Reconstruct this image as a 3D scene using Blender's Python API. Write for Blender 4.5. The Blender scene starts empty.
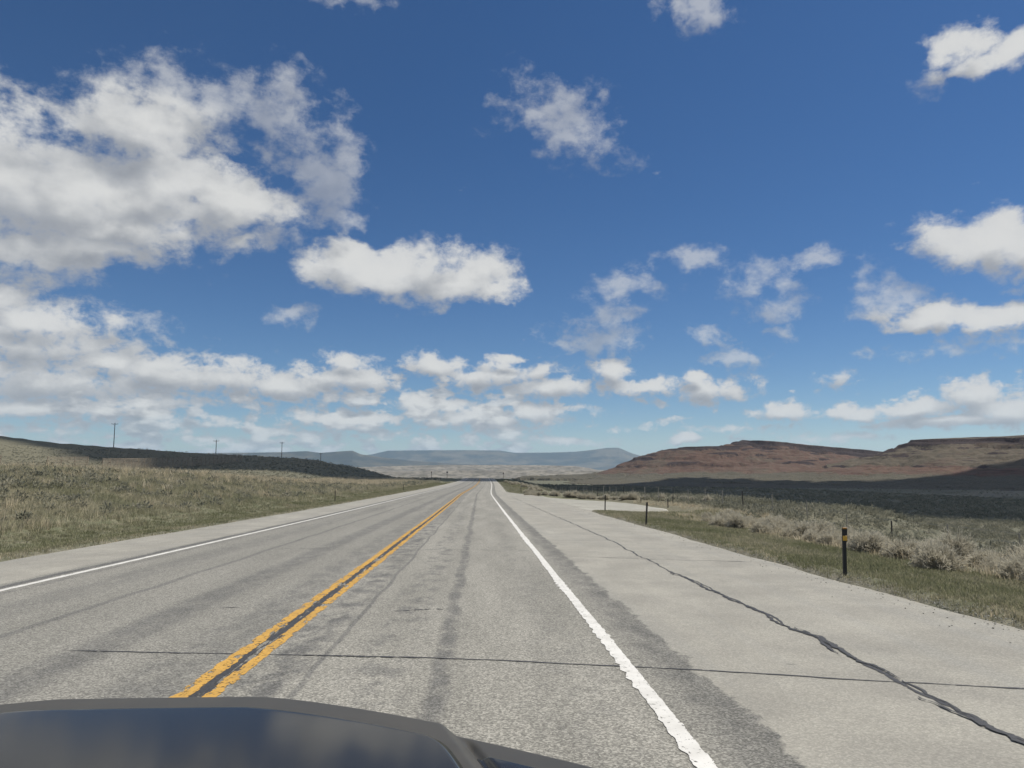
import bpy, bmesh, math, random
import numpy as np
from mathutils import Vector, Matrix

random.seed(7)
rng = np.random.default_rng(11)
S = bpy.context.scene
COL = S.collection
R = math.radians

# ------------------------------------------------------------------ camera
F = 745.0                                   # focal length in pixels of a 1024 px wide frame
CAM_Z = 1.6
YAW = math.atan((512 - 480) / F)            # the road runs along +Y, camera looks slightly right of it
PITCH = math.atan((466 - 384) / F)          # eye level falls on row 466
cam_d = bpy.data.cameras.new('camera')
cam = bpy.data.objects.new('camera', cam_d)
COL.objects.link(cam)
cam_d.sensor_width = 36.0
cam_d.lens = F / 1024 * 36.0
cam_d.clip_start = 0.05
cam_d.clip_end = 60000
cam.location = (0, 0, CAM_Z)
cam.rotation_euler = (math.pi / 2 + PITCH, 0, -YAW)
S.camera = cam
_cp, _sp, _cy, _sy = math.cos(PITCH), math.sin(PITCH), math.cos(YAW), math.sin(YAW)


def ray(px, py):
    """direction of a picture point, scaled so that y = 1"""
    a, b = (px - 512) / F, (384 - py) / F
    f = _cp - b * _sp
    z = _sp + b * _cp
    x, y = a * _cy + f * _sy, -a * _sy + f * _cy
    return x / y, z / y


def azel(px, py):
    x, z = ray(px, py)
    return math.atan2(x, 1.0), math.atan2(z, math.hypot(x, 1.0))


def at(px, py, d):
    x, z = ray(px, py)
    return (x * d, d, CAM_Z + z * d)


# ------------------------------------------------------------------ numpy noise
def _hash(ix, iy, seed):
    h = (ix.astype(np.int64) * 374761393 + iy.astype(np.int64) * 668265263 + seed * 1442695041) & 0x7fffffff
    h = ((h ^ (h >> 13)) * 1274126177) & 0x7fffffff
    h = ((h ^ (h >> 16)) * 974634721) & 0x7fffffff
    return (h ^ (h >> 15)) / float(0x7fffffff)


def vnoise(x, y, seed=0):
    x = np.asarray(x, float); y = np.asarray(y, float)
    ix, iy = np.floor(x), np.floor(y)
    fx, fy = x - ix, y - iy
    fx = fx * fx * fx * (fx * (fx * 6 - 15) + 10); fy = fy * fy * fy * (fy * (fy * 6 - 15) + 10)
    a, b = _hash(ix, iy, seed), _hash(ix + 1, iy, seed)
    c, d = _hash(ix, iy + 1, seed), _hash(ix + 1, iy + 1, seed)
    return (a + (b - a) * fx) * (1 - fy) + (c + (d - c) * fx) * fy


def fbm(x, y, octv=5, seed=0, gain=0.5):
    s, a, n = 0, 1, 0
    for i in range(octv):
        s = s + a * (vnoise(x * 2 ** i + i * 17.3, y * 2 ** i - i * 9.1, seed + i) - .5)
        n += a; a *= gain
    return s / n * 2


def ridged(x, y, octv=4, seed=0):
    s, a, n = 0, 1, 0
    for i in range(octv):
        s = s + a * (1 - np.abs(2 * vnoise(x * 2 ** i + i * 7.7, y * 2 ** i + i * 3.1, seed + i) - 1))
        n += a; a *= .5
    return s / n


def sst(a, b, x):
    t = np.clip((np.asarray(x, float) - a) / (b - a), 0, 1)
    return t * t * (3 - 2 * t)


# ------------------------------------------------------------------ the lie of the land
def rz(y):
    """height of the road centre"""
    y = np.asarray(y, float)
    y0 = 285.0
    z0 = -0.0215 * y0 + 3.6e-5 * y0 ** 2
    near = -0.0215 * y + np.where(y > 0, 3.6e-5 * y ** 2, 0)
    t = np.maximum(y - y0, 0)
    t1 = np.minimum(t, 120)
    far = z0 - .001 * t - .07 / 240 * t1 ** 2 - .07 * np.maximum(t - 120, 0)
    z = np.where(y < y0, near, far)
    return np.maximum(z, -24 + 0 * y)


def ox(y):
    """sideways shift of the road where it bends a little to the right"""
    y = np.asarray(y, float)
    return np.where(y < 80, 0, 2.3 * (1 - np.exp(-np.maximum(y - 80, 0) ** 1.5 / 900.)))


HILL_AZ, HILL_R, HILL_Z = [], [], []
for px, py, d in ((-1500, 350, 500), (-500, 405, 470), (-150, 423, 430), (0, 436, 420), (30, 439.5, 410), (60, 443, 405), (112, 447, 390), (160, 450.3, 370),
                  (215, 453.8, 360), (290, 458, 340), (318, 460, 330), (335, 464, 325), (370, 466.5, 310), (405, 468.5, 300), (425, 473.5, 290), (441, 478.5, 283),
                  (456, 481, 280)):
    x, z = ray(px, py)
    HILL_AZ.append(math.atan2(x, 1)); HILL_R.append(math.hypot(x, 1) * d); HILL_Z.append(CAM_Z + z * d)


def valley(r):
    return -22 - 38 * sst(1100, 3000, r)


def ground_z(x, y):
    x = np.asarray(x, float); y = np.asarray(y, float)
    r = np.hypot(x, y); az = np.arctan2(x, y)
    s = x - ox(y)
    road = rz(y)
    # left bank and what lies behind it
    B = 2.42 * (1 - sst(45, 175, y))
    b = np.interp(-s, [9.6, 10.3, 12.2, 14, 20, 26, 30, 36, 44, 60], [-.16, 0, -.18, .05, .55, .92, 1, .98, .8, .6])
    left = road + np.where(b > .05, np.maximum(b * B, np.minimum(b, .05)), b)
    left = left + .10 * fbm(x / 5, y / 5, 4, 3) * sst(11, 15, -s)
    hz = np.interp(az, HILL_AZ, HILL_Z); hr = np.interp(az, HILL_AZ, HILL_R)
    rb = np.clip(36 / np.maximum(np.sin(-az), .05), 36, 240)
    u = (r - rb) / np.maximum(hr - rb, 20)
    base = road * .6 + .2
    uu = np.clip(u, 0, 1)
    hill = base + (hz - base) * np.where(uu < 1, uu ** 1.9, 1)
    over = np.maximum(r - hr, 0)
    hill = np.where(u > 1, np.maximum(hz - .02 * over - over ** 2 * 1.2e-4, valley(r)), hill)
    hill = hill + .35 * fbm(x / 28, y / 28, 4, 5) * np.clip(uu * 2, 0, 1) * (u < 1.3)
    k = sst(34, 62, -s) * sst(math.radians(-1.5), math.radians(-4), az)
    left = left * (1 - k) + hill * k
    # right verge, plain and valley
    lobe = sst(33, 42, y) * (1 - sst(76, 95, y))
    st = 12.5 + 8 * lobe - 3.5 * sst(85, 130, y)
    sr = np.maximum(s, 0)
    verge = np.interp(sr, [0, 6.0, 6.5, 9, 12.5], [-.16, -.16, 0, -.18, -.42]) * (1 - .7 * lobe * sst(7, 11, sr))
    pad = sst(42.2, 44, y) * (1 - sst(75, 76.5, y)) * (1 - sst(12.2, 13, sr))
    verge = verge * (1 - pad) - .26 * pad
    drop = -2.5 * sst(0, 12, sr - st) - .9 * sst(10, 60, sr - st)
    right = road + verge + drop + .16 * fbm(x / 7, y / 7, 4, 8) * sst(12, 20, sr)
    kr = np.maximum(sst(55, 470, sr), sst(300, 620, y))
    right = right * (1 - kr) + (valley(r) + 2.2 * fbm(x / 130, y / 130, 5, 12) + .8 * fbm(x / 25, y / 25, 3, 14)) * kr
    z = np.where(s < -4, left, right)
    z = np.where((s > -9.7) & (s < 6.2) & (y < 700), road - .16, z)
    kv = sst(700, 1100, r) * sst(math.radians(-100), math.radians(-60), -np.abs(az))
    z = z * (1 - kv) + (valley(r) + 6 * fbm(x / 900, y / 900, 4, 21)) * kv
    far = sst(2500, 6000, r)
    return z * (1 - far) + (-60 + 14 * fbm(x / 2500, y / 2500, 4, 31)) * far


def ground_hit(px, py, dmax=3000):
    d = np.geomspace(4, dmax, 4000)
    x, z = ray(px, py)
    below = ground_z(x * d, d) > CAM_Z + z * d
    i = int(np.argmax(below)) if below.any() else len(d) - 1
    return x * d[i], d[i]


# ------------------------------------------------------------------ node helpers
class G:
    def __init__(self, nt):
        self.nt = nt; nt.nodes.clear()

    def n(self, kind, **kw):
        nd = self.nt.nodes.new(kind)
        for k, v in kw.items(): setattr(nd, k, v)
        return nd

    def put(self, sock, v):
        if isinstance(v, bpy.types.NodeSocket): self.nt.links.new(v, sock)
        elif v is not None:
            if isinstance(v, (tuple, list)) and len(v) == 3 and sock.type == 'RGBA': v = (*v, 1)
            sock.default_value = v

    def m(self, op, a, b=None, c=None, clamp=False):
        nd = self.n('ShaderNodeMath', operation=op, use_clamp=clamp)
        for i, v in enumerate((a, b, c)):
            if v is not None: self.put(nd.inputs[i], v)
        return nd.outputs[0]

    def v(self, op, a, b=None, c=None):
        nd = self.n('ShaderNodeVectorMath', operation=op)
        for i, v in enumerate((a, b, c)):
            if v is not None: self.put(nd.inputs[i], v)
        return nd.outputs['Value'] if op in ('DOT_PRODUCT', 'LENGTH') else nd.outputs[0]

    def sep(self, v):
        nd = self.n('ShaderNodeSeparateXYZ'); self.put(nd.inputs[0], v); return nd.outputs

    def comb(self, x, y, z=0.0):
        nd = self.n('ShaderNodeCombineXYZ')
        for i, v in enumerate((x, y, z)): self.put(nd.inputs[i], v)
        return nd.outputs[0]

    def noise(self, vec, scale, detail=4, rough=.5, dist=0, color=False):
        nd = self.n('ShaderNodeTexNoise'); nd.noise_dimensions = '3D'
        self.put(nd.inputs['Vector'], vec); nd.inputs['Scale'].default_value = scale
        nd.inputs['Detail'].default_value = detail; nd.inputs['Roughness'].default_value = rough
        nd.inputs['Distortion'].default_value = dist
        return nd.outputs['Color'] if color else nd.outputs[0]

    def voro(self, vec, scale, out='Distance', feature='F1'):
        nd = self.n('ShaderNodeTexVoronoi', feature=feature)
        self.put(nd.inputs['Vector'], vec); nd.inputs['Scale'].default_value = scale
        return nd.outputs[out]

    def ss(self, v, a, b, lo=0., hi=1.):
        nd = self.n('ShaderNodeMapRange', interpolation_type='SMOOTHSTEP')
        for i, w in enumerate((v, a, b, lo, hi)): self.put(nd.inputs[i], w)
        return nd.outputs[0]

    def lin(self, v, a, b, lo=0., hi=1.):
        nd = self.n('ShaderNodeMapRange'); nd.clamp = True
        for i, w in enumerate((v, a, b, lo, hi)): self.put(nd.inputs[i], w)
        return nd.outputs[0]

    def mix(self, f, a, b, mode='MIX'):
        nd = self.n('ShaderNodeMix', data_type='RGBA', blend_type=mode)
        self.put(nd.inputs[0], f); self.put(nd.inputs[6], a); self.put(nd.inputs[7], b)
        return nd.outputs[2]

    def attr(self, name, out='Fac'):
        return self.n('ShaderNodeAttribute', attribute_name=name).outputs[out]

    def pos(self):
        return self.n('ShaderNodeNewGeometry').outputs['Position']

    def obj(self):
        return self.n('ShaderNodeTexCoord').outputs['Object']

    def rand(self):
        return self.n('ShaderNodeObjectInfo').outputs['Random']

    def bump(self, h, strength=.3, dist=.02):
        nd = self.n('ShaderNodeBump'); nd.inputs['Strength'].default_value = strength
        nd.inputs['Distance'].default_value = dist; self.put(nd.inputs['Height'], h)
        return nd.outputs[0]

    def out(self, col, rough=.8, bump=None, metal=0., spec=.5, alpha=None, coat=0., transl=0., coat_rough=.03):
        p = self.n('ShaderNodeBsdfPrincipled')
        self.put(p.inputs['Base Color'], col); self.put(p.inputs['Roughness'], rough)
        self.put(p.inputs['Metallic'], metal); self.put(p.inputs['Specular IOR Level'], spec)
        if coat: p.inputs['Coat Weight'].default_value = coat; p.inputs['Coat Roughness'].default_value = coat_rough
        if bump is not None: self.put(p.inputs['Normal'], bump)
        if alpha is not None: self.put(p.inputs['Alpha'], alpha)
        s = p.outputs[0]
        if transl:
            t = self.n('ShaderNodeBsdfTranslucent'); self.put(t.inputs[0], col)
            mx = self.n('ShaderNodeMixShader'); mx.inputs[0].default_value = transl
            self.nt.links.new(s, mx.inputs[1]); self.nt.links.new(t.outputs[0], mx.inputs[2]); s = mx.outputs[0]
        o = self.n('ShaderNodeOutputMaterial'); self.nt.links.new(s, o.inputs[0])


def mat(name, fn):
    m = bpy.data.materials.new(name); m.use_nodes = True
    fn(G(m.node_tree)); return m


# ------------------------------------------------------------------ materials
def m_road(g):
    p = g.pos(); s = g.attr('across'); y = g.sep(p)[1]
    sy = g.comb(s, y, 0.)
    grit = g.noise(p, 70, 3, .6)
    grit2 = g.voro(p, 75, 'Color')
    gv = g.sep(g.v('MULTIPLY', grit2, (1, 1, 1)))[0]
    patch = g.noise(p, .9, 5, .6)
    big = g.noise(g.comb(s, g.m('MULTIPLY', y, .12), 0.), 1.1, 5, .6)
    asp = g.mix(g.ss(big, .3, .7), (.204, .196, .168), (.275, .263, .226))
    # the other lane is a little darker, polished by its wheels
    left = g.ss(s, -2.0, -2.5)
    asp = g.mix(g.m('MULTIPLY', left, .45), asp, (.176, .171, .150))
    # wheel tracks and oil-stained strips along the lanes
    wob = g.m('MULTIPLY', g.m('SUBTRACT', g.noise(g.comb(0., g.m('MULTIPLY', y, .35), 0.), 1., 3), .5), .22)
    sw = g.m('ADD', s, wob)
    blot = g.noise(g.comb(g.m('MULTIPLY', s, 3.2), g.m('MULTIPLY', y, 1.7), 0.), 1.0, 7, .70)

    def strip(c, w, amt, lo=.35, hi=.6, k=sw):
        d = g.m('ABSOLUTE', g.m('SUBTRACT', k, c))
        return g.m('MULTIPLY', g.m('MULTIPLY', g.ss(d, w, w * .3), g.ss(blot, lo, hi)), amt)
    dark = strip(-.32, .13, .62, .38, .55)
    for c, w, a, lo, hi in ((-1.43, .045, .6, .2, .5), (-.85, .38, .5, .46, .62), (-1.72, .40, .72, .40, .62), (.75, .45, .28, .42, .7), (-.32, .07, .4, .2, .5),
                            (-2.62, .45, .5, .35, .66), (-3.7, .38, .55, .25, .6), (-4.95, .09, .5, .2, .5), (-5.9, .5, .32, .3, .6),
                            (-7.22, .14, .8, .3, .5), (-6.8, .10, .4, .3, .6)):
        dark = g.m('MAXIMUM', dark, strip(c, w, a, lo, hi))
    asp = g.mix(dark, asp, (.082, .082, .080))
    # paler chip-sealed shoulders with a ragged dark edge
    rag = g.m('MULTIPLY', g.m('SUBTRACT', g.noise(g.comb(g.m('MULTIPLY', s, 1.2), g.m('MULTIPLY', y, 1.6), 3.), 1., 6, .65), .5), .42)
    sr = g.m('ADD', s, rag)
    rag2 = g.m('MULTIPLY', g.m('SUBTRACT', g.noise(g.comb(g.m('MULTIPLY', s, 5.), g.m('MULTIPLY', y, 2.2), 3.), 1., 6, .7), .5), .26)
    sr = g.m('ADD', sr, rag2)
    dr = g.m('MULTIPLY', g.ss(sr, 1.30, 1.75), g.ss(sr, 1.95, 1.85))
    asp = g.mix(g.m('MULTIPLY', dr, g.lin(blot, .3, .65, .2, .95)), asp, (.105, .103, .094))
    sh = g.mix(g.ss(patch, .3, .72), (.248, .236, .202), (.312, .297, .252))
    track = g.noise(g.comb(g.m('MULTIPLY', s, 2.4), g.m('MULTIPLY', y, .10), 8.), 1., 4, .55)
    sh = g.mix(g.ss(track, .44, .72, 0., .45), sh, (.25, .245, .22))
    spot = g.noise(p, 1.7, 6, .7)
    sh = g.mix(g.ss(spot, .56, .70, 0., .38), sh, (.19, .185, .165))
    pale = g.noise(g.comb(g.m('MULTIPLY', s, .8), g.m('MULTIPLY', y, .22), 2.), 1., 5, .6)
    sh = g.mix(g.ss(pale, .52, .72, 0., .5), sh, (.37, .352, .300))
    r_right = g.ss(sr, 1.84, 1.90)
    r_left = g.ss(g.m('ADD', s, g.m('MULTIPLY', rag, .45)), -7.36, -7.50)
    shoulder = g.m('MAXIMUM', r_right, r_left)
    col = g.mix(shoulder, asp, sh)
    # loose chips: light and dark stones
    chip = g.m('ADD', g.lin(g.m('POWER', gv, 1.6), 0., 1., .63, 1.60), g.lin(grit, .3, .7, -.20, .20))
    soft = g.m('SUBTRACT', 1., g.m('MULTIPLY', shoulder, .62))
    chip = g.m('ADD', 1., g.m('MULTIPLY', g.m('SUBTRACT', chip, 1.), soft))
    col = g.mix(1., col, g.comb(chip, chip, chip), 'MULTIPLY')
    g.out(col, .88, g.bump(g.m('ADD', gv, grit), .22, .006), spec=.3)


def m_turnout(g):
    p = g.pos()
    col = g.mix(g.ss(g.noise(p, .6, 5, .6), .3, .7), (.285, .275, .235), (.36, .35, .30))
    col = g.mix(g.lin(g.noise(p, 45, 3), .3, .7, 0, .3), col, (.22, .21, .18))
    g.out(col, .95, g.bump(g.noise(p, 60, 3), .2, .01), spec=.2)


def m_ground(g):
    p = g.pos()
    n1 = g.noise(p, .35, 6, .65); n2 = g.noise(p, 2.2, 5, .65); n3 = g.noise(p, .02, 6, .6)
    dry = g.mix(g.ss(n2, .35, .65), (.200, .178, .120), (.150, .138, .092))
    sage = g.mix(g.ss(n2, .40, .62), (.104, .106, .074), (.165, .157, .114))
    sage = g.mix(g.ss(n3, .45, .65, 0., .55), sage, (.115, .116, .080))
    tan = g.mix(g.ss(n1, .3, .7), (.225, .208, .158), (.165, .152, .115))
    col = g.mix(g.attr('dry'), sage, dry)
    green = g.mix(g.ss(n2, .35, .65), (.112, .120, .070), (.175, .165, .112))
    col = g.mix(g.attr('green'), col, green)
    col = g.mix(g.m('MULTIPLY', g.attr('bare'), g.ss(n1, .3, .55)), col, tan)
    fa = g.m('MULTIPLY', g.attr('plain'), g.ss(g.noise(p, .0016, 7, .65), .40, .62))
    col = g.mix(fa, col, (.215, .180, .130))
    g.out(col, .95, g.bump(g.m('ADD', n2, g.m('MULTIPLY', n1, 3.)), .5, .25), spec=.15)


def m_mesa(g):
    p = g.pos(); z = g.sep(p)[2]
    n = g.noise(p, .012, 6, .6); n2 = g.noise(p, .09, 6, .65); n3 = g.noise(p, .5, 4, .65)
    zz = g.m('ADD', z, g.m('MULTIPLY', g.m('SUBTRACT', n, .5), 14.))
    band = g.noise(g.comb(0., 0., zz), .16, 4, .6)
    red = g.mix(g.ss(band, .35, .62), (.096, .056, .044), (.134, .082, .063))
    red = g.mix(g.ss(n2, .45, .7, 0., .7), red, (.140, .110, .082))
    tan = g.mix(g.ss(n2, .35, .65), (.138, .114, .084), (.098, .083, .062))
    w = g.m('ADD', g.attr('red'), g.m('MULTIPLY', g.m('SUBTRACT', n, .5), 2.2))
    col = g.mix(g.ss(w, .30, .80), tan, red)
    veg = g.m('MULTIPLY', g.ss(n3, .46, .62), .55)
    col = g.mix(veg, col, (.085, .080, .055))
    strata = g.noise(g.comb(g.m('MULTIPLY', g.sep(p)[0], .012), g.m('MULTIPLY', g.sep(p)[1], .012), g.m('MULTIPLY', zz, .55)), 1., 5, .65)
    col = g.mix(g.ss(strata, .54, .66, 0., .75), col, (.060, .042, .036))
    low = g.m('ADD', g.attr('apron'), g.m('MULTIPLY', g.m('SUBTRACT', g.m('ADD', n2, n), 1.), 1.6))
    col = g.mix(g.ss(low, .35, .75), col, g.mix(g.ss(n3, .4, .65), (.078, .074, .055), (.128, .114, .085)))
    rock = g.mix(g.ss(n3, .35, .6), (.026, .021, .021), (.060, .046, .042))
    st = g.noise(g.v('MULTIPLY', p, (.22, .22, .9)), 1., 5, .7)
    cl = g.m('ADD', g.attr('cliff'), g.m('MULTIPLY', g.m('SUBTRACT', st, .5), 1.1))
    col = g.mix(g.ss(cl, .42, .62), col, rock)
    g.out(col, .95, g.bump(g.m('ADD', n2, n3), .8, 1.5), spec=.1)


def m_badland(g):
    p = g.pos()
    n = g.noise(p, .010, 6, .7); n2 = g.noise(p, .03, 5, .65)
    col = g.mix(g.ss(n, .35, .65), (.275, .245, .195), (.150, .134, .108))
    col = g.mix(g.ss(n2, .48, .62, 0., .8), col, (.10, .092, .066))
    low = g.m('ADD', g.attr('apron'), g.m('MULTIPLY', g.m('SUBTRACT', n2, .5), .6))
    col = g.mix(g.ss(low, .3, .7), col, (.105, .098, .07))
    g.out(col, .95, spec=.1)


def m_mountain(g):
    p = g.pos()
    n = g.noise(p, .0016, 6, .6); n2 = g.noise(p, .006, 5, .6)
    col = g.mix(g.ss(n, .4, .62), (.050, .055, .048), (.13, .115, .085))
    col = g.mix(g.ss(n2, .5, .7, 0., .5), col, (.035, .04, .036))
    g.out(col, .95, spec=.1)


def plant(c1, c2, c3, transl=.5, up=.7):
    def fn(g):
        t = g.attr('tint')
        col = g.mix(g.ss(t, 0., .6), c1, c2)
        col = g.mix(g.ss(t, .6, 1.), col, c3)
        nrm = g.n('ShaderNodeNewGeometry').outputs['Normal']
        nup = g.v('NORMALIZE', g.v('ADD', g.v('MULTIPLY', nrm, (up,) * 3), (0., 0., 1.)))
        g.out(col, .85, bump=nup, spec=.1, transl=transl)
    return fn


def m_wood(g):
    p = g.obj()
    n = g.noise(g.v('MULTIPLY', p, (1, 1, .2)), 9, 5, .65)
    n2 = g.noise(p, .9, 3)
    col = g.mix(g.ss(n, .35, .65), (.235, .195, .145), (.33, .28, .21))
    g.out(g.mix(g.ss(n2, .4, .7, 0., .5), col, (.15, .12, .095)), .9, spec=.2)


def m_grey_wood(g):
    p = g.obj()
    n = g.noise(g.v('MULTIPLY', p, (1, 1, .15)), 12, 5, .65)
    g.out(g.mix(g.ss(n, .35, .65), (.24, .22, .18), (.36, .335, .285)), .9, spec=.2)


def m_pole_wood(g):
    p = g.obj()
    n = g.noise(g.v('MULTIPLY', p, (1, 1, .1)), 6, 5, .65)
    g.out(g.mix(g.ss(n, .35, .65), (.045, .036, .030), (.085, .070, .058)), .85, spec=.2)


def flat(c, rough=.6, metal=0., var=.15, sc=8.):
    def fn(g):
        n = g.noise(g.obj(), sc, 4, .6)
        d = tuple(v * (1 - var) for v in c)
        g.out(g.mix(g.ss(n, .3, .7), c, d), rough, metal=metal, spec=.4)
    return fn


def m_yellow(g):
    p = g.pos(); q = g.v('MULTIPLY', p, (13, 4.2, 1))
    wear = g.noise(q, 1., 5, .65); chips = g.noise(p, 26, 4, .7)
    col = g.mix(g.ss(g.noise(p, 3., 5, .6), .3, .7), (.62, .345, .062), (.50, .285, .062))
    col = g.mix(g.lin(g.voro(p, 60), .0, .7, .0, .35), col, (.26, .19, .09))
    ed = g.m('MULTIPLY', g.attr('edge'), .075)
    a = g.m('MULTIPLY', g.ss(g.m('SUBTRACT', wear, ed), .375, .415), g.ss(chips, .37, .43))
    g.out(col, .8, alpha=a, spec=.25)


def m_white(g):
    p = g.pos(); q = g.v('MULTIPLY', p, (9, 15, 1))
    wear = g.noise(q, 1., 5, .65); chips = g.noise(p, 30, 4, .7)
    col = g.mix(g.ss(g.noise(p, 4., 5, .6), .3, .7), (.66, .645, .60), (.54, .525, .48))
    a = g.m('MULTIPLY', g.ss(g.m('SUBTRACT', wear, g.m('MULTIPLY', g.attr('edge'), .06)), .30, .34), g.ss(chips, .33, .39))
    g.out(col, .75, alpha=a, spec=.25)


def m_tar(lo, hi, sc=(9, 5, 1)):
    def fn(g):
        p = g.pos()
        n = g.noise(g.v('MULTIPLY', p, sc), 1., 6, .68)
        col = g.mix(g.ss(g.noise(p, 40, 3), .3, .7), (.035, .035, .036), (.062, .061, .060))
        g.out(col, .65, alpha=g.ss(n, lo, hi), spec=.4)
    return fn


def m_paint(g):
    p = g.obj()
    dust = g.noise(p, 3.5, 6, .6)
    fl = g.noise(p, 900, 1, .5)
    col = g.mix(g.ss(fl, .4, .6), (.018, .0175, .016), (.028, .027, .024))
    rough = g.lin(dust, .3, .7, .07, .12)
    g.out(col, rough, metal=0., spec=.20)


def m_satin(g):
    p = g.obj()
    n = g.noise(p, 6, 5, .6)
    g.out(g.mix(g.ss(n, .3, .7), (.054, .050, .041), (.068, .063, .052)), g.lin(n, .3, .7, .42, .5), spec=.3)


def m_cloud(g):
    n = g.noise(g.pos(), .02, 4)
    g.out(g.mix(g.ss(n, .3, .7), (.86, .87, .88), (.92, .92, .92)), 1., spec=0., transl=.94)


M = {
    'road': mat('chip_sealed_asphalt', m_road), 'turnout': mat('gravel', m_turnout), 'ground': mat('prairie', m_ground),
    'mesa': mat('red_rock_slope', m_mesa), 'badland': mat('tan_badland', m_badland), 'mountain': mat('far_mountain', m_mountain),
    'green': mat('green_grass', plant((.168, .176, .094), (.250, .244, .148), (.365, .330, .230))),
    'bank': mat('mixed_bank_grass', plant((.235, .238, .145), (.338, .316, .208), (.47, .42, .295))),
    'dry': mat('dry_grass', plant((.44, .375, .25), (.56, .48, .33), (.64, .56, .41))),
    'sage': mat('sagebrush_leaf', plant((.165, .165, .120), (.240, .235, .175), (.33, .31, .235), up=.8)),
    'rabbit': mat('dry_rabbitbrush', plant((.38, .35, .27), (.48, .445, .345), (.56, .52, .42), up=.8)),
    'stem': mat('grey_brush_stem', plant((.14, .13, .108), (.20, .185, .155), (.25, .23, .19), .5)),
    'wood': mat('snow_fence_wood', m_wood), 'grey_wood': mat('weathered_post', m_grey_wood), 'pole': mat('creosoted_pole', m_pole_wood),
    'black': mat('black_post', flat((.022, .022, .022), .55)), 'steel': mat('wire_steel', flat((.30, .29, .28), .5, .8)),
    'dark_post': mat('brown_steel_post', flat((.045, .040, .034), .6)),
    'amber': mat('amber_reflector', flat((.66, .38, .06), .3)), 'amber_dark': mat('amber_cap', flat((.42, .20, .04), .4)),
    'sign_back': mat('sign_back', flat((.16, .16, .155), .5, .5)), 'ceramic': mat('insulator', flat((.20, .17, .15), .3)),
    'yellow': mat('worn_yellow_paint', m_yellow), 'white': mat('worn_white_paint', m_white),
    'tar': mat('crack_tar', m_tar(.36, .43, (11, 6, 1))), 'tar_streak': mat('streaked_tar', m_tar(.40, .47, (13, 1.6, 1))), 'tar_worn': mat('worn_tar', m_tar(.46, .54)),
    'paint': mat('dusty_car_paint', m_paint), 'cloud': mat('cloud', m_cloud), 'satin': mat('satin_grey_paint', m_satin), 'plastic': mat('black_plastic', flat((.025, .025, .026), .5)),
}


# ------------------------------------------------------------------ mesh helpers
def tag(o, label=None, cat=None, group=None, kind=None):
    if label: o['label'] = label
    if cat: o['category'] = cat
    if group: o['group'] = group
    if kind: o['kind'] = kind
    return o


def link(name, me, parent=None):
    o = bpy.data.objects.new(name, me); COL.objects.link(o)
    if parent is not None: o.parent = parent
    return o


def empty(name, loc, rz_=0.):
    o = bpy.data.objects.new(name, None); COL.objects.link(o)
    o.location = loc; o.rotation_euler = (0, 0, rz_); o.empty_display_size = .3
    return o


def mesh_np(name, V, Fc, material, attrs=None, smooth=False):
    """V (n,3); Fc (m,k) with k = 3 or 4"""
    V = np.asarray(V, np.float32); Fc = np.asarray(Fc, np.int32)
    k = Fc.shape[1]
    me = bpy.data.meshes.new(name)
    me.vertices.add(len(V)); me.vertices.foreach_set('co', V.ravel())
    me.loops.add(Fc.size); me.loops.foreach_set('vertex_index', Fc.ravel())
    me.polygons.add(len(Fc))
    me.polygons.foreach_set('loop_start', np.arange(0, Fc.size, k, dtype=np.int32))
    try: me.polygons.foreach_set('loop_total', np.full(len(Fc), k, np.int32))
    except Exception: pass
    me.update(calc_edges=True)
    if smooth: me.polygons.foreach_set('use_smooth', np.ones(len(Fc), bool))
    for n, a in (attrs or {}).items():
        at_ = me.attributes.new(n, 'FLOAT', 'POINT'); at_.data.foreach_set('value', np.asarray(a, np.float32).ravel())
    if material: me.materials.append(material)
    me.validate()
    return me


def grid_faces(nu, nv, wrap=False):
    i = np.arange(nu - (0 if wrap else 1))[:, None]; j = np.arange(nv - 1)[None, :]
    i2 = (i + 1) % nu
    a = i * nv + j; b = i2 * nv + j
    return np.stack([a, b, b + 1, a + 1], -1).reshape(-1, 4)


def bm_obj(name, bm, material, parent=None, smooth=False, bevel=0):
    if bevel:
        bmesh.ops.bevel(bm, geom=[e for e in bm.edges], offset=bevel, segments=1, affect='EDGES')
    bmesh.ops.recalc_face_normals(bm, faces=bm.faces)
    me = bpy.data.meshes.new(name); bm.to_mesh(me); bm.free()
    me.materials.append(material)
    if smooth:
        for p in me.polygons: p.use_smooth = True
    return link(name, me, parent)


def box(bm, c, s, rot=None):
    r = bmesh.ops.create_cube(bm, size=1)
    mtx = Matrix.Translation(c) @ (rot.to_4x4() if rot else Matrix.Identity(4)) @ Matrix.Diagonal((*s, 1))
    bmesh.ops.transform(bm, matrix=mtx, verts=r['verts'])


def rod(bm, a, b, r1, r2=None, seg=8):
    a, b = Vector(a), Vector(b); d = b - a
    q = d.to_track_quat('Z', 'Y').to_matrix().to_4x4()
    bmesh.ops.create_cone(bm, cap_ends=True, segments=seg, radius1=r1, radius2=r2 if r2 is not None else r1, depth=d.length,
                          matrix=Matrix.Translation((a + b) / 2) @ q)


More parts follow.
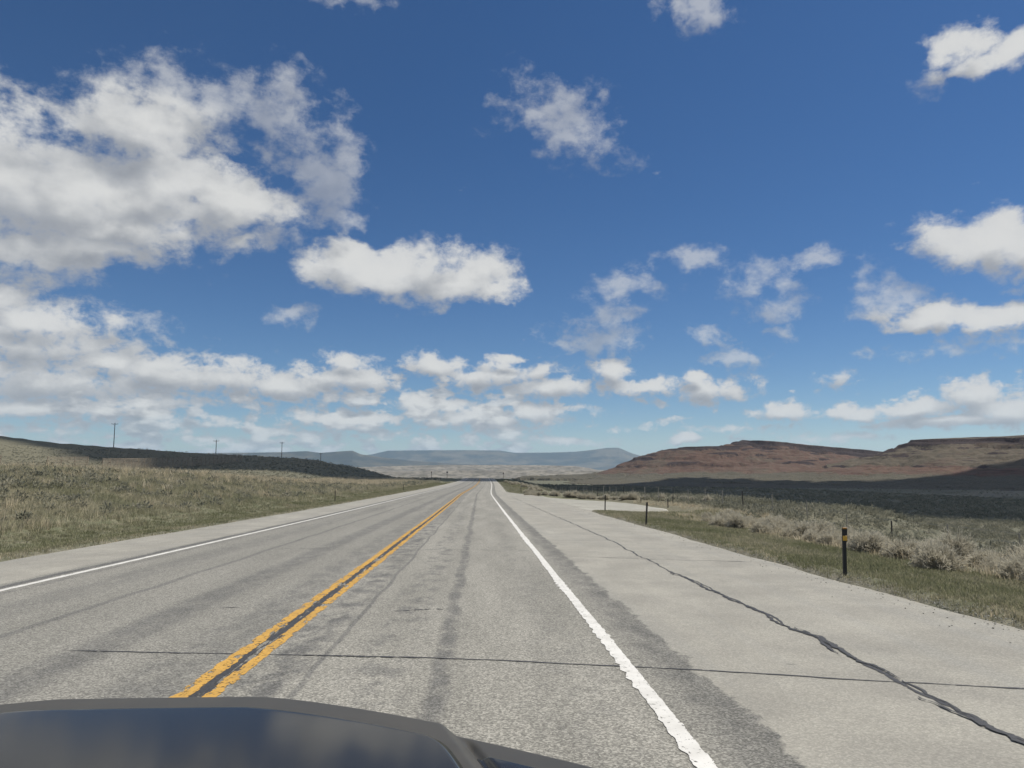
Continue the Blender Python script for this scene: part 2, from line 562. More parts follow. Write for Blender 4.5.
# ------------------------------------------------------------------ ground sheet
azf = np.linspace(R(-44), R(44), 560)
azb = np.linspace(R(44), R(316), 130)[1:-1]
AZ = np.concatenate([azf, azb])
RAD = np.geomspace(1.5, 17500, 350)
aa, rr = np.meshgrid(AZ, RAD, indexing='ij')
gx, gy = rr * np.sin(aa), rr * np.cos(aa)
gz = ground_z(gx, gy)
gs = gx - ox(gy)
n_ = fbm(gx / 9, gy / 9, 4, 40)
dry = sst(-14, -19, gs) * (1 - sst(50, 75, -gs)) * (.55 + .5 * n_ + .35 * sst(60, 110, gy)) * (1 - sst(180, 230, gy))
dry = np.maximum(dry, sst(9, 12, gs) * (1 - sst(15, 22, gs)) * .6 * (1 - sst(240, 300, gy)))
dry = np.maximum(dry, .5 * sst(-50, -75, gs) * (rr < 900) + .22 * sst(60, 90, gs) * (rr < 900))  # also a paler colour that lifts the shaded left hill and right valley
green = np.maximum(sst(-9.8, -10.2, gs) * (1 - sst(14.5, 17.5, -gs + 1.5 * n_)), sst(6.2, 6.6, gs) * (1 - sst(9.5, 12, gs + n_))) * (gy > -50)
bare = np.clip(1 - np.abs(gs - 6.3) / .22, 0, 1) + np.clip(1 - np.abs(gs + 10.0) / .35, 0, 1)
# a pale cattle track and dry benches across the dark valley
for poly in (((860, 493), (905, 494), (950, 495.5), (985, 496), (1000, 494.5), (1040, 490)), ((745, 486.5), (800, 485), (880, 483.5))):
    pts = np.array([ground_hit(*q) for q in poly])
    for (x0, y0), (x1, y1) in zip(pts[:-1], pts[1:]):
        L2 = (x1 - x0) ** 2 + (y1 - y0) ** 2
        t = np.clip(((gx - x0) * (x1 - x0) + (gy - y0) * (y1 - y0)) / L2, 0, 1)
        dd = np.hypot(gx - x0 - t * (x1 - x0), gy - y0 - t * (y1 - y0))
        bare = np.maximum(bare, 1.3 * (1 - sst(2, 6, dd * 120 / np.maximum(rr, 60))))
plain = sst(1600, 2600, rr)
me = mesh_np('ground', np.stack([gx, gy, gz], -1).reshape(-1, 3), grid_faces(len(AZ), len(RAD), True)[:, ::-1], M['ground'],
             {'dry': np.clip(dry, 0, 1), 'green': np.clip(green, 0, 1), 'bare': np.clip(bare, 0, 1), 'plain': plain}, True)
tag(link('ground', me), 'rolling sagebrush prairie on both sides of the highway', 'ground', kind='structure')


# ------------------------------------------------------------------ road
def right_edge(y):
    n = .17 * fbm(y / 2.2, y * 0, 6, 51, .62)
    return np.where(y < 42, 6.25, np.where(y < 72, 6.6, 6.6 - 3.2 * sst(72, 105, y))) + n


def left_edge(y):
    return -10.05 + .14 * fbm(y / 2.5, y * 0 + 5, 4, 52) + 1.2 * sst(150, 260, y)


def yrow(y0, y1):
    ys = [y0]
    while ys[-1] < y1: ys.append(ys[-1] + max(.25, abs(ys[-1]) * .018))
    return np.array(ys)


def crown(s):
    return .006 * np.maximum(-(s + 2.1), 0)


def road_pt(s, y, lift=0.):
    s = np.asarray(s, float); y = np.asarray(y, float)
    return np.stack([s + ox(y), y + 0 * s, rz(y) + crown(s) + lift], -1)


YR = np.concatenate([np.linspace(-30, 0, 31)[:-1], yrow(0, 640)])
u = np.linspace(0, 1, 29)
le, re = left_edge(YR), right_edge(YR)
ss_ = le[:, None] + (re - le)[:, None] * u[None]
yy = np.repeat(YR[:, None], len(u), 1)
V = road_pt(ss_, yy)
# outer faces dip into the verge so the sheet has no floating rim
V[:, 0, 2] -= .10; V[:, -1, 2] -= .10
me = mesh_np('road', V.reshape(-1, 3), grid_faces(len(YR), len(u)), M['road'], {'across': ss_}, True)
road = tag(link('road', me), 'two lane grey highway with pale chip sealed shoulders running to a crest', 'road', kind='structure')

# gravel turnout off the right shoulder
ty = np.linspace(41.2, 75, 60); tu = np.linspace(0, 1, 24)
far_x = 6.4 + 5.1 * sst(41.2, 45, ty) * (1 - sst(54, 74, ty)) + .25 * fbm(ty / 2, ty * 0, 3, 61)
tx = 5.9 + (far_x - 5.9)[:, None] * tu[None]
tyy = np.repeat(ty[:, None], len(tu), 1) + .5 * sst(7, 12, tx) * fbm(tx / 2, tx * 0, 3, 62)
tz = np.where(tx < 6.4, rz(tyy) + crown(tx) + .006, rz(tyy) - .03 - .012 * (tx - 6.2))
tz[:, -1] -= .15
gzt = ground_z(tx + ox(tyy), tyy)
tz = np.maximum(tz, np.where(tx > 6.6, gzt + .02, -1e9)); tz[:, -1] -= .1
tz -= .13 * (1 - sst(41.2, 44, tyy)) * (1 - sst(6.7, 7.3, tx))
me = mesh_np('gravel_turnout', np.stack([tx + ox(tyy), tyy, tz], -1).reshape(-1, 3), grid_faces(len(ty), len(tu)), M['turnout'], None, True)
tag(link('gravel_turnout', me), 'pale gravel turnout curving off the right shoulder', 'turnout', kind='structure')


def stripe(name, s0, s1, y0, y1, material, lift, rag0=.006, rag1=.006, step=.035, teeth=None, label=None):
    ys = [y0]
    while ys[-1] < y1: ys.append(ys[-1] + max(step, ys[-1] * .010 if ys[-1] > 12 or not teeth else step))
    ys = np.array(ys); k = 1 - sst(25, 60, ys) * .8
    wave = .010 * fbm(ys / 4, ys * 0, 3, 77)
    e0 = s0 + (rag0 * fbm(ys * 9, ys * 0 + 1, 4, int(s0 * 10) % 97 + 70, .7) + wave) * k
    e1 = s1 + (rag1 * fbm(ys * 9, ys * 0 + 2, 4, int(s1 * 10) % 97 + 80, .7) + wave) * k
    if teeth:                                           # paint sprayed over a milled rumble strip: stepped edge
        ph = (ys / teeth + .22 * fbm(ys * .9, ys * 0, 3, 90)) % 1
        amp = .050 * (.25 + .75 * sst(-.35, .35, fbm(ys / 1.7, ys * 0, 3, 91))) * k
        e0 = e0 - np.where(ph < .3, ph / .3, 1 - (ph - .3) / .7) * amp + .010
        e1 = e1 + np.where(ph < .5, 0, .4) * amp * (1 - sst(0, .2, fbm(ys / .9, ys * 0, 3, 92)))
    f = np.array([0, .2, .5, .8, 1.])
    s = e0[:, None] + (e1 - e0)[:, None] * f[None]
    V = road_pt(s, np.repeat(ys[:, None], 5, 1), lift)
    edge = np.repeat(np.array([1, .45, 0, .45, 1.])[None], len(ys), 0)
    o = link(name, mesh_np(name, V.reshape(-1, 3), grid_faces(len(ys), 5), material, {'edge': edge}), road)
    if label: o['label'] = label
    return o


stripe('tar_strip', -2.195, -2.065, 2.2, 260, M['tar_streak'], .003, .03, .03)
stripe('yellow_line', -2.305, -2.178, 2.2, 300, M['yellow'], .005, .030, .026)
stripe('yellow_line', -2.080, -1.962, 2.2, 300, M['yellow'], .005, .026, .014)
stripe('white_line', 1.228, 1.350, 1.2, 300, M['white'], .005, .012, .010, step=.014, teeth=.27)
stripe('white_line', -7.05, -6.93, 4, 300, M['white'], .005, .012, .012)


def seal(name, pts, w, mt, seed, jit=.02, lift=.004, n_per=.05, wv=.6):
    """crack sealed with tar: a ragged ribbon through (s, y) points"""
    pts = np.array(pts, float)
    seg = np.hypot(*np.diff(pts, axis=0).T); L = np.concatenate([[0], np.cumsum(seg)])
    sc = max(1., pts[:, 1].mean() / 14)
    t = np.arange(0, L[-1], n_per * sc)
    x = np.interp(t, L, pts[:, 0]); y = np.interp(t, L, pts[:, 1])
    tx_, ty_ = np.gradient(x), np.gradient(y); l = np.hypot(tx_, ty_); nx, ny = -ty_ / l, tx_ / l
    j = jit * (fbm(t / .9, t * 0, 4, seed) + .42 * fbm(t / .10, t * 0, 3, seed + 1))
    hw = w / 2 * np.clip(1 + wv * 1.6 * fbm(t / .35, t * 0, 4, seed + 2, .7), .12, 2.5) * np.minimum(1, np.minimum(t, L[-1] - t) / .4 + .1)
    s = np.stack([x + nx * (j - hw), x + nx * (j + hw)], 1); yv = np.stack([y + ny * (j - hw), y + ny * (j + hw)], 1)
    V = road_pt(s, yv, lift)
    return link(name, mesh_np(name, V.reshape(-1, 3), grid_faces(len(t), 2), mt), road)


def on_road(px, py):
    d = np.geomspace(1.5, 300, 6000); x, z = ray(px, py)
    i = int(np.argmax(rz(d) + crown(x * d - ox(d)) > CAM_Z + z * d))
    return float(x * d[i] - ox(d[i])), float(d[i])


TC = [on_road(*q) for q in ((62, 650.5), (140, 652), (230, 654), (385, 657), (512, 661), (690, 670), (893, 682), (1024, 689), (1110, 694))]
seal('crack_seal', TC, .026, M['tar'], 101, .022)
seal('crack_seal', [on_road(*q) for q in ((300, 656), (400, 657.5), (480, 660.5))], .035, M['tar_worn'], 102, .03, .006)
LC = [on_road(*q) for q in ((1180, 812), (1100, 778), (1024, 742), (960, 712), (925, 696), (893, 680), (850, 656), (820, 638), (790, 627), (768, 615), (735, 600), (700, 583), (672, 571), (640, 556), (612, 541), (596, 534), (580, 527), (555, 516), (530, 505), (512, 497))]
seal('crack_seal', LC, .034, M['tar'], 111, .065)
seal('crack_seal', [(a + .05, b) for a, b in LC[1:6]], .034, M['tar'], 112, .085, .006)
seal('crack_seal', [(a - .05, b) for a, b in LC[6:13]], .034, M['tar'], 113, .085, .008)
seal('crack_seal', [(a - .06, b) for a, b in LC[:5]], .045, M['tar'], 114, .09, .010)
seal('crack_seal', [(a + .04, b) for a, b in LC[5:9]], .05, M['tar'], 115, .11, .010)
seal('crack_seal', [on_road(786, 664.5), on_road(803, 665)], .05, M['tar'], 116, .02)
seal('crack_seal', [(-4.9, 18.4), (-1, 18.1), (1.4, 17.7)], .035, M['tar_worn'], 121, .05)
seal('crack_seal', [(-1.1, 21.5), (.6, 21.1), (1.3, 20.8)], .045, M['tar_worn'], 122, .05)
seal('crack_seal', [(1.9, 16.4), (3.4, 15.7), (5.5, 15.0)], .03, M['tar'], 123, .05)
seal('crack_seal', [(3.9, 19.8), (4.6, 19.4)], .05, M['tar_worn'], 124, .05)
seal('crack_seal', [(-6.0, 29), (-2.4, 28.4)], .05, M['tar_worn'], 125, .08)
seal('crack_seal', [(-1.1, 9.6), (-.6, 9.75), (-.34, 9.7)], .05, M['tar_worn'], 126, .03)
seal('crack_seal', [(-3.3, 9.9), (-3.0, 10.0)], .05, M['tar'], 127, .02)
seal('crack_seal', [(-2.0, 38), (1.2, 37)], .07, M['tar_worn'], 128, .1)
seal('crack_seal', [(-6.5, 44), (-2.4, 45)], .07, M['tar_worn'], 129, .1)

# ------------------------------------------------------------------ far land
def poly_sd(px_, py_, P):
    """signed distance to a closed polygon, negative inside"""
    P = np.array(P, float); d = np.full(px_.shape, 1e18); ins = np.zeros(px_.shape, bool)
    for i in range(len(P)):
        a, b = P[i], P[(i + 1) % len(P)]; e = b - a
        wx, wy = px_ - a[0], py_ - a[1]
        t = np.clip((wx * e[0] + wy * e[1]) / (e @ e), 0, 1)
        d = np.minimum(d, (wx - e[0] * t) ** 2 + (wy - e[1] * t) ** 2)
        c = (a[1] > py_) != (b[1] > py_)
        with np.errstate(divide='ignore', invalid='ignore'):
            ins ^= c & (px_ < (b[0] - a[0]) * (py_ - a[1]) / (b[1] - a[1] + 1e-12) + a[0])
    d = np.sqrt(d)
    return np.where(ins, -d, d)


def pxd(px, d):
    return (ray(px, 466)[0] * d, d)


def mesa_z(x, y, P, top, cliff, L, foot, slope=(0, 0), p=1.75, seed=0, apron=(520, 16)):
    w = 26 * fbm(x / 160, y / 160, 5, seed) + 9 * fbm(x / 35, y / 35, 4, seed + 9)
    d = poly_sd(x, y, P)
    gul = ridged(x / 95 + .6 * fbm(x / 120, y / 120, 3, seed + 3), y / 95, 4, seed + 5)
    d = d + w + (gul - .6) * 46 * sst(-5, 100, d)
    t = top(x, y)
    c = cliff * np.clip(1 + .9 * fbm(x / 70, y / 70, 4, seed + 7), .25, 1.8)
    z = t - c * (.46 * sst(0, 6, d) + .18 * sst(5, 20, d) + .36 * sst(18, 26, d))
    v = np.clip((d - 26) / L, 0, 1)
    rem = t - c - foot
    tal = (1 - v) ** p
    bench = .045 * (sst(.42, .45, tal) + sst(.66, .68, tal) - 1.0)
    z = np.where(d > 26, foot + apron[1] * np.clip(1 - (d - 26) / apron[0], 0, 1) ** 1.5 + (rem - apron[1]) * np.clip(tal + bench * (tal > .15) * (tal < .95), 0, 1) - 2.2 * sst(.05, .3, fbm(x / 140, y / 22, 4, seed + 23)) * (tal > .3), z)
    z = z + (2.4 * fbm(x / 22, y / 22, 4, seed + 11) + 7.5 * (gul - .6)) * sst(10, 60, d) * (d < L * 1.6) + .8 * fbm(x / 30, y / 30, 3, seed + 13) * (d < 0)
    rub = .65 * fbm(x / 75, z / 3.2, 5, seed + 19) + .6 * fbm(x / 60, y / 60, 4, seed + 21)
    cl = sst(-3, 1, d) * (1 - sst(14, np.clip(52 + 90 * rub, 30, 130), d)) * (.98 + .6 * rub) + .62 * sst(.16, .5, rub) * sst(.2, .5, tal) + .42 * sst(.42, .72, tal) * sst(-.12, .25, rub) + .8 * np.maximum(sst(.40, .425, tal) * (1 - sst(.45, .47, tal)), 0) * (d > 7) * sst(.05, .4, fbm(x / 80, y / 80, 3, seed + 17))
    return z, d, cl, tal


pm = np.concatenate([np.linspace(500, 1100, 760), np.linspace(1100, 1800, 150)[1:]])
am = np.array([math.atan(ray(p, 466)[0]) for p in pm])
rm = np.concatenate([np.geomspace(560, 1000, 110), np.linspace(1000, 2100, 330)[1:], np.linspace(2100, 3800, 40)[1:]])
A, Rr = np.meshgrid(am, rm, indexing='ij')
X, Y = Rr * np.sin(A), Rr * np.cos(A)
P2 = [pxd(906, 1190), pxd(935, 1140), pxd(975, 1120), pxd(1024, 1060), pxd(1120, 960), pxd(1300, 900), pxd(1800, 800), pxd(1800, 3000), pxd(1100, 3300), pxd(960, 2100), pxd(925, 1500)]
P1 = [pxd(741, 1690), pxd(775, 1640), pxd(810, 1680), pxd(860, 1720), pxd(900, 1800), pxd(960, 2000), pxd(960, 3000), pxd(800, 3000), pxd(748, 2000)]
P0 = [pxd(676, 1700), pxd(690, 1660), pxd(715, 1640), pxd(745, 1640), pxd(760, 1700), pxd(760, 2100), pxd(700, 2100)]
x1 = pxd(760, 1690)[0]
z2, d2, c2, t2 = mesa_z(X, Y, P2, lambda x, y: 43.5 + .055 * np.clip(-poly_sd(x, y, P2), 0, 420), 13, 250, -24, seed=200)
z1, d1, c1, t1 = mesa_z(X, Y, P1, lambda x, y: 58 - .072 * np.maximum(x - x1, -60) + .012 * (y - 1690), 14, 330, -25, seed=300)
z0, d0, c0, t0 = mesa_z(X, Y, P0, lambda x, y: 44 + .02 * (x - 440), 7, 230, -27, p=1.5, seed=400, apron=(420, 10))
Z = np.maximum(np.maximum(z2, z1), z0)
which = np.argmax(np.stack([z2, z1, z0]), 0)
pick = lambda a, b, c: np.choose(which, [a, b, c])
D, C, T = pick(d2, d1, d0), pick(c2, c1, c0), pick(t2, t1, t0)
G0 = ground_z(X, Y)
Z = np.where(D > 540, np.minimum(Z, G0 - 3), Z)
edge = np.minimum.reduce([sst(0, 30, np.arange(len(am)))[:, None] + 0 * Z, sst(0, 12, np.arange(len(rm)))[None] + 0 * Z,
                          sst(0, 12, np.arange(len(am))[::-1])[:, None] + 0 * Z, sst(0, 8, np.arange(len(rm))[::-1])[None] + 0 * Z])
Z = Z * edge + (G0 - 6) * (1 - edge)
redness = pick(np.where(t2 < .42, .95 - 1.2 * np.abs(t2 - .25), .22), .80 + 0 * t1, .78 + 0 * t0)
apron = 1 - sst(.03, .34, T + .10 * fbm(X / 90, Y / 90, 4, 450))
me = mesh_np('red_mesa', np.stack([X, Y, Z], -1).reshape(-1, 3), grid_faces(len(am), len(rm))[:, ::-1], M['mesa'],
             {'cliff': C, 'red': redness, 'apron': apron}, True)
tag(link('hills', me), 'red brown mesas with dark caprock cliffs beyond the right valley', 'hills', kind='structure')


def skyline(name, pts, d0, depth, base, material, seed, rough, label, apron_h=None):
    """a far ridge: crest heights measured at their own distance, slopes worn by noise in plan"""
    px_ = np.array([p[0] for p in pts], float)
    ps = np.linspace(px_[0], px_[-1], int(max(160, (px_[-1] - px_[0]) * 1.3)))
    az = np.array([math.atan(ray(p, 466)[0]) for p in ps])
    crest = np.array([CAM_Z + ray(p, q)[1] * d0 for p, q in pts])
    cz = np.interp(ps, px_, crest)
    tt = np.linspace(-1, 1, 90)
    rad = d0 + tt * depth
    A, Q = np.meshgrid(az, rad, indexing='ij')
    X, Y = Q * np.tan(A), Q
    sc = depth * .5
    warp = fbm(X / sc, Y / sc, 5, seed)
    k = np.clip(1 - np.abs(tt[None] + .25 * warp * np.abs(tt)[None] * 1.5), 0, 1)
    prof = k ** 1.35
    gul = ridged(X / (sc * .6), Y / (sc * .6), 5, seed + 4)
    Z = base + (cz[:, None] - base) * prof * (1 - rough * (1 - gul) * (1 - prof ** 3))
    fade = np.minimum(sst(0, 25, np.arange(len(ps))), sst(0, 25, np.arange(len(ps))[::-1]))[:, None]
    Z = (base - 40) * (1 - fade) + Z * fade
    me = mesh_np(name, np.stack([X, Y, Z], -1).reshape(-1, 3), grid_faces(len(ps), 90)[:, ::-1], material, {'apron': 1 - sst(.05, .35, prof) + 0 * Z}, True)
    return tag(link('hills', me), label, 'hills', kind='structure')


skyline('blue_tableland', [(250, 462), (330, 460), (372, 454), (388, 450.3), (420, 450), (470, 449.8), (500, 450.2), (514, 452.5), (550, 452.3), (575, 451.5), (596, 449.2), (607, 447.6), (619, 447.4), (632, 453), (650, 458.5), (680, 461), (760, 463), (850, 466)],
        14500, 2600, -70, M['mountain'], 500, .35, 'flat topped blue mountains on the horizon')
skyline('pale_ridge', [(-250, 456), (-60, 454), (80, 453), (180, 452.8), (256, 452.3), (285, 451.8), (306, 450.8), (320, 452.5), (345, 450.6), (352, 450.2), (361, 454), (380, 457), (410, 460.5), (460, 464), (540, 467)],
        9500, 1900, -66, M['mountain'], 540, .35, 'pale grey green ridge behind the left hill')
skyline('badland_bluff', [(220, 470), (300, 468), (350, 467.2), (400, 465.6), (440, 464.8), (500, 464.6), (540, 465), (575, 465.8), (590, 468), (600, 470.5), (640, 473), (690, 475)],
        5200, 900, -68, M['badland'], 580, .55, 'tan eroded badland bluffs across the basin')
skyline('tan_bench', [(330, 474), (420, 470.5), (500, 470), (560, 470.5), (610, 471.2), (640, 470.6), (700, 473)],
        3900, 420, -64, M['badland'], 620, .6, 'low tan bench in front of the badland bluffs')

# ------------------------------------------------------------------ sun, sky, cloud shadow
SUN_EL, SUN_AZ = R(58), R(80)             # azimuth from +Y, negative to the left
sun_dir = Vector((math.sin(SUN_AZ) * math.cos(SUN_EL), math.cos(SUN_AZ) * math.cos(SUN_EL), math.sin(SUN_EL)))
sd = bpy.data.lights.new('sun', 'SUN'); sd.energy = 4.0; sd.angle = R(.5); sd.color = (1, .95, .875)
so = bpy.data.objects.new('sun', sd); COL.objects.link(so)
so.rotation_euler = (-sun_dir).to_track_quat('-Z', 'Y').to_euler(); so.location = (0, 0, 50)

# a broad cumulus overhead (outside the picture) that shades the valley, the left hill and the crest of the road
CZ = 1500.0


def land_hit(px, py):
    """where a line of sight meets the valley or a mesa"""
    d = np.geomspace(60, 1380, 3000); x, z = ray(px, py)
    h = np.maximum(ground_z(x * d, d), np.maximum(mesa_z(x * d, d, P2, lambda x, y: 41. + 0 * x, 10, 250, -24, seed=200)[0] * (x * d > 200) - 200 * (x * d <= 200),
                                                   mesa_z(x * d, d, P1, lambda x, y: 58. + 0 * x, 11, 330, -25, seed=300)[0] * (x * d > 100) - 200 * (x * d <= 100)))
    below = h > CAM_Z + z * d
    i = int(np.argmax(below)) if below.any() else len(d) - 1
    return x * d[i], d[i]


far_edge = [land_hit(*q) for q in ((1110, 452), (1060, 459), (1024, 461), (1005, 462.5), (985, 466), (968, 470), (940, 475.5), (893, 479.5), (868, 481), (820, 481.5), (760, 480), (721, 478), (703, 477), (660, 481.5), (630, 484))]
shade = [(190, -160), (82, 30), (61, 80), (58, 150), (48, 205), (16, 230), (-16, 234), (-48, 230), (-75, 226), (-93, 207), (-125, 252), (-195, 345), (-270, 405), (-420, 540), (-360, 680), (-200, 760), (-60, 860), (60, 960)] + far_edge[::-1] + [(1150, 900), (1100, 500), (800, 200), (500, -60), (250, -260)]
c0_ = np.array([100., 600.])
pa = np.array(shade) - c0_
ang = np.arctan2(pa[:, 1], pa[:, 0]); rad_ = np.hypot(*pa.T); o_ = np.argsort(ang); ang, rad_ = ang[o_], rad_[o_]
th = np.linspace(-math.pi, math.pi, 720, endpoint=False)
rb_ = np.interp(th, ang, rad_, period=2 * math.pi) * (1 + .014 * fbm(np.cos(th) * 9, np.sin(th) * 9, 5, 700)) + 5 * fbm(np.cos(th) * 60, np.sin(th) * 60, 3, 702)
tr = np.linspace(0, 1, 40)[1:]
off = np.array([sun_dir.x, sun_dir.y]) / sun_dir.z * (CZ + 10)
TH, TR = np.meshgrid(th, tr, indexing='ij')
cxx = c0_[0] + np.cos(TH) * rb_[:, None] * TR + off[0]; cyy = c0_[1] + np.sin(TH) * rb_[:, None] * TR + off[1]
thick = (1 - TR ** 3)
top_ = CZ + 10 + 95 * thick * (.55 + .45 * ridged(cxx / 140, cyy / 140, 4, 710)) * sst(0, .4, 1 - TR)
bot_ = CZ - 12 * thick * (1 + fbm(cxx / 90, cyy / 90, 4, 712))
nT, nR = len(th), len(tr)
Vc = np.concatenate([np.stack([cxx, cyy, top_], -1).reshape(-1, 3), np.stack([cxx, cyy, bot_], -1).reshape(-1, 3),
                     [[c0_[0] + off[0], c0_[1] + off[1], CZ + 90]], [[c0_[0] + off[0], c0_[1] + off[1], CZ - 10]]])
q = grid_faces(nT, nR, True)
side = np.stack([np.arange(nT) * nR + nR - 1, ((np.arange(nT) + 1) % nT) * nR + nR - 1], 1)
side = np.concatenate([side, side[:, ::-1] + nT * nR], 1)
cap_t = np.stack([np.full(nT, 2 * nT * nR), np.full(nT, 2 * nT * nR), np.arange(nT) * nR, ((np.arange(nT) + 1) % nT) * nR], 1)
tri = np.concatenate([q[:, [0, 1, 2]], q[:, [0, 2, 3]], q[:, [2, 1, 0]] + nT * nR, q[:, [3, 2, 0]] + nT * nR, side[:, [0, 1, 2]], side[:, [0, 2, 3]],
                      cap_t[:, [0, 2, 3]], np.stack([cap_t[:, 0] + 1, cap_t[:, 3] + nT * nR, cap_t[:, 2] + nT * nR], 1)])
me = mesh_np('cloud', Vc, tri, M['cloud'], None, True)
tag(link('cloud', me), 'broad flat based white cloud overhead shading the valley and left hill', 'cloud', kind='structure')

W = bpy.data.worlds.new('World'); S.world = W; W.use_nodes = True
g = G(W.node_tree)
dirv = g.v('NORMALIZE', g.n('ShaderNodeTexCoord').outputs['Generated'])
sky = g.n('ShaderNodeTexSky'); sky.sky_type = 'NISHITA'; sky.sun_disc = False
sky.sun_elevation = SUN_EL; sky.sun_rotation = SUN_AZ; sky.altitude = 1900; sky.air_density = 1.0; sky.dust_density = .2; sky.ozone_density = 4.0
dx, dy, dz = g.sep(dirv)
az_ = g.m('ARCTAN2', dx, dy); el_ = g.m('ARCSINE', dz)
BL = [  # px, py, rx, ry of the dense cloud masses, turned into directions (azimuth, elevation)
    (-80, 185, 160, 96), (0, 170, 100, 72), (80, 190, 120, 66), (165, 200, 100, 58), (225, 200, 56, 42), (150, 140, 70, 36), (20, 236, 140, 26), (130, 232, 100, 22),
    (350, 266, 52, 24), (400, 274, 100, 30), (455, 285, 70, 21), (500, 291, 34, 13), (-8, 300, 44, 30), (40, 322, 60, 22), (2, 366, 20, 16),
    (960, 34, 30, 22), (1004, 54, 44, 20), (985, 236, 58, 32), (1045, 246, 60, 30), (925, 318, 48, 15), (985, 321, 70, 14),
    (110, 362, 46, 16), (60, 380, 120, 30), (30, 345, 90, 26), (40, 408, 110, 12), (165, 376, 70, 26), (225, 380, 70, 24), (285, 388, 74, 16), (340, 378, 60, 20), (345, 360, 36, 14),
    (432, 364, 44, 16), (490, 374, 70, 17), (545, 388, 55, 13), (505, 358, 26, 7), (608, 374, 24, 15), (645, 386, 60, 12), (712, 388, 44, 18), (700, 376, 20, 9),
    (430, 405, 60, 10), (470, 418, 100, 13), (530, 414, 42, 14), (370, 420, 90, 9), (315, 416, 50, 8),
    (785, 413, 30, 11), (860, 414, 44, 10), (925, 412, 62, 12), (975, 400, 36, 19), (1015, 413, 60, 16), (950, 424, 90, 7), (690, 440, 20, 5)]
BT = [  # thin, ragged clouds
    (150, 98, 66, 46), (215, 118, 90, 56), (290, 120, 76, 46), (340, 125, 36, 56), (325, 180, 48, 54), (280, 215, 52, 40), (345, 222, 26, 26), (90, 130, 60, 30), (250, 245, 45, 16),
    (552, 112, 66, 46), (575, 130, 70, 42), (350, 0, 50, 14), (693, 8, 36, 20), (940, 70, 30, 18), (293, 311, 34, 13),
    (605, 312, 42, 34), (640, 284, 54, 17), (585, 340, 60, 20), (690, 260, 38, 16), (770, 300, 54, 30), (752, 285, 36, 28), (772, 330, 22, 12), (822, 266, 30, 12), (890, 298, 36, 30),
    (940, 349, 68, 13), (1012, 343, 34, 10), (740, 357, 32, 12), (838, 376, 24, 11), (700, 330, 30, 14), (120, 330, 60, 30), (70, 345, 110, 36), (30, 412, 120, 18), (150, 402, 120, 14),
    (220, 424, 70, 8), (110, 424, 70, 7), (240, 440, 90, 5), (60, 432, 80, 6), (400, 436, 120, 7), (560, 440, 100, 7), (500, 428, 90, 8), (640, 428, 40, 6), (735, 432, 70, 6), (850, 436, 90, 7), (580, 408, 40, 8), (20, 395, 120, 30), (535, 372, 40, 14)]


def cloud_density(a, e):
    """cover of the cloud layer for a direction; everything lives in world azimuth and elevation"""
    low = g.ss(e, .24, .10)                      # far clouds are smaller and sit lower
    k = g.m('MULTIPLY_ADD', low, -.6, 1.)
    nv = g.comb(a, g.m('MULTIPLY', e, 1.35), .37)
    wa = g.v('SUBTRACT', g.noise(nv, 7., 5, .55, color=True), (.5, .5, .5))
    wb = g.v('SUBTRACT', g.noise(nv, 24., 4, .55, color=True), (.5, .5, .5))
    w = g.v('ADD', g.v('MULTIPLY', wa, g.comb(g.m('MULTIPLY', k, .13), g.m('MULTIPLY', k, .08), 0.)), g.v('MULTIPLY', wb, g.comb(g.m('MULTIPLY', k, .035), g.m('MULTIPLY', k, .03), 0.)))
    p = g.v('ADD', g.comb(a, e, 0.), w)

    def nearest(lst):
        cur = None
        for (px, py, rx, ry) in lst:
            a0, e0 = azel(px, py)
            ia, ie = F / rx, F / ry
            qv = g.v('MULTIPLY_ADD', p, (ia, ie, 0), (-a0 * ia, -e0 * ie, 0))
            d = g.v('DOT_PRODUCT', qv, qv)
            cur = d if cur is None else g.m('MINIMUM', cur, d)
        return g.m('POWER', g.m('MINIMUM', cur, 9.), .5)
    solid = g.m('SUBTRACT', .95, nearest(BL))
    body = g.m('MAXIMUM', solid, g.m('MULTIPLY_ADD', nearest(BT), -.62, .46))
    # small cumulus crowded towards the horizon
    cell = g.noise(g.comb(a, g.m('MULTIPLY', e, 2.1), 4.1), 26., 3, .5)
    crowd = g.m('MULTIPLY', g.ss(e, .002, .016), g.ss(e, .15, .085))
    crowd = g.m('MULTIPLY', crowd, g.lin(g.ss(a, .02, .16), 0., 1., 1., .45))
    body = g.m('MAXIMUM', body, g.m('ADD', g.m('MULTIPLY', g.m('SUBTRACT', cell, .5), 3.4), g.m('MULTIPLY_ADD', crowd, 1.25, -1.0)))
    # cloud elsewhere round the sky, added out of view for reflections and extra fill light
    other = g.m('MULTIPLY', g.ss(g.noise(nv, 3.2, 5, .55), .40, .60), g.m('MAXIMUM', g.ss(g.m('ABSOLUTE', a), .74, .95), g.ss(e, .62, .74)))
    body = g.m('MAXIMUM', body, g.m('SUBTRACT', g.m('MULTIPLY', other, 1.4), .5))
    na = g.noise(nv, 13., 9, .62); nb = g.noise(g.v('ADD', nv, g.v('MULTIPLY', wb, (.02, .02, 0.))), 40., 7, .62)
    nn = g.m('ADD', g.m('MULTIPLY', g.m('SUBTRACT', na, .5), g.m('MULTIPLY_ADD', low, -.9, 2.0)), g.m('MULTIPLY', g.m('SUBTRACT', nb, .5), g.m('MULTIPLY_ADD', low, 1.5, .9)))
    soft = g.m('MULTIPLY_ADD', g.m('SUBTRACT', g.noise(nv, 15., 2, .5), .5), g.m('MULTIPLY_ADD', low, -.3, 1.5), body)
    return g.m('ADD', body, nn), k, soft, solid


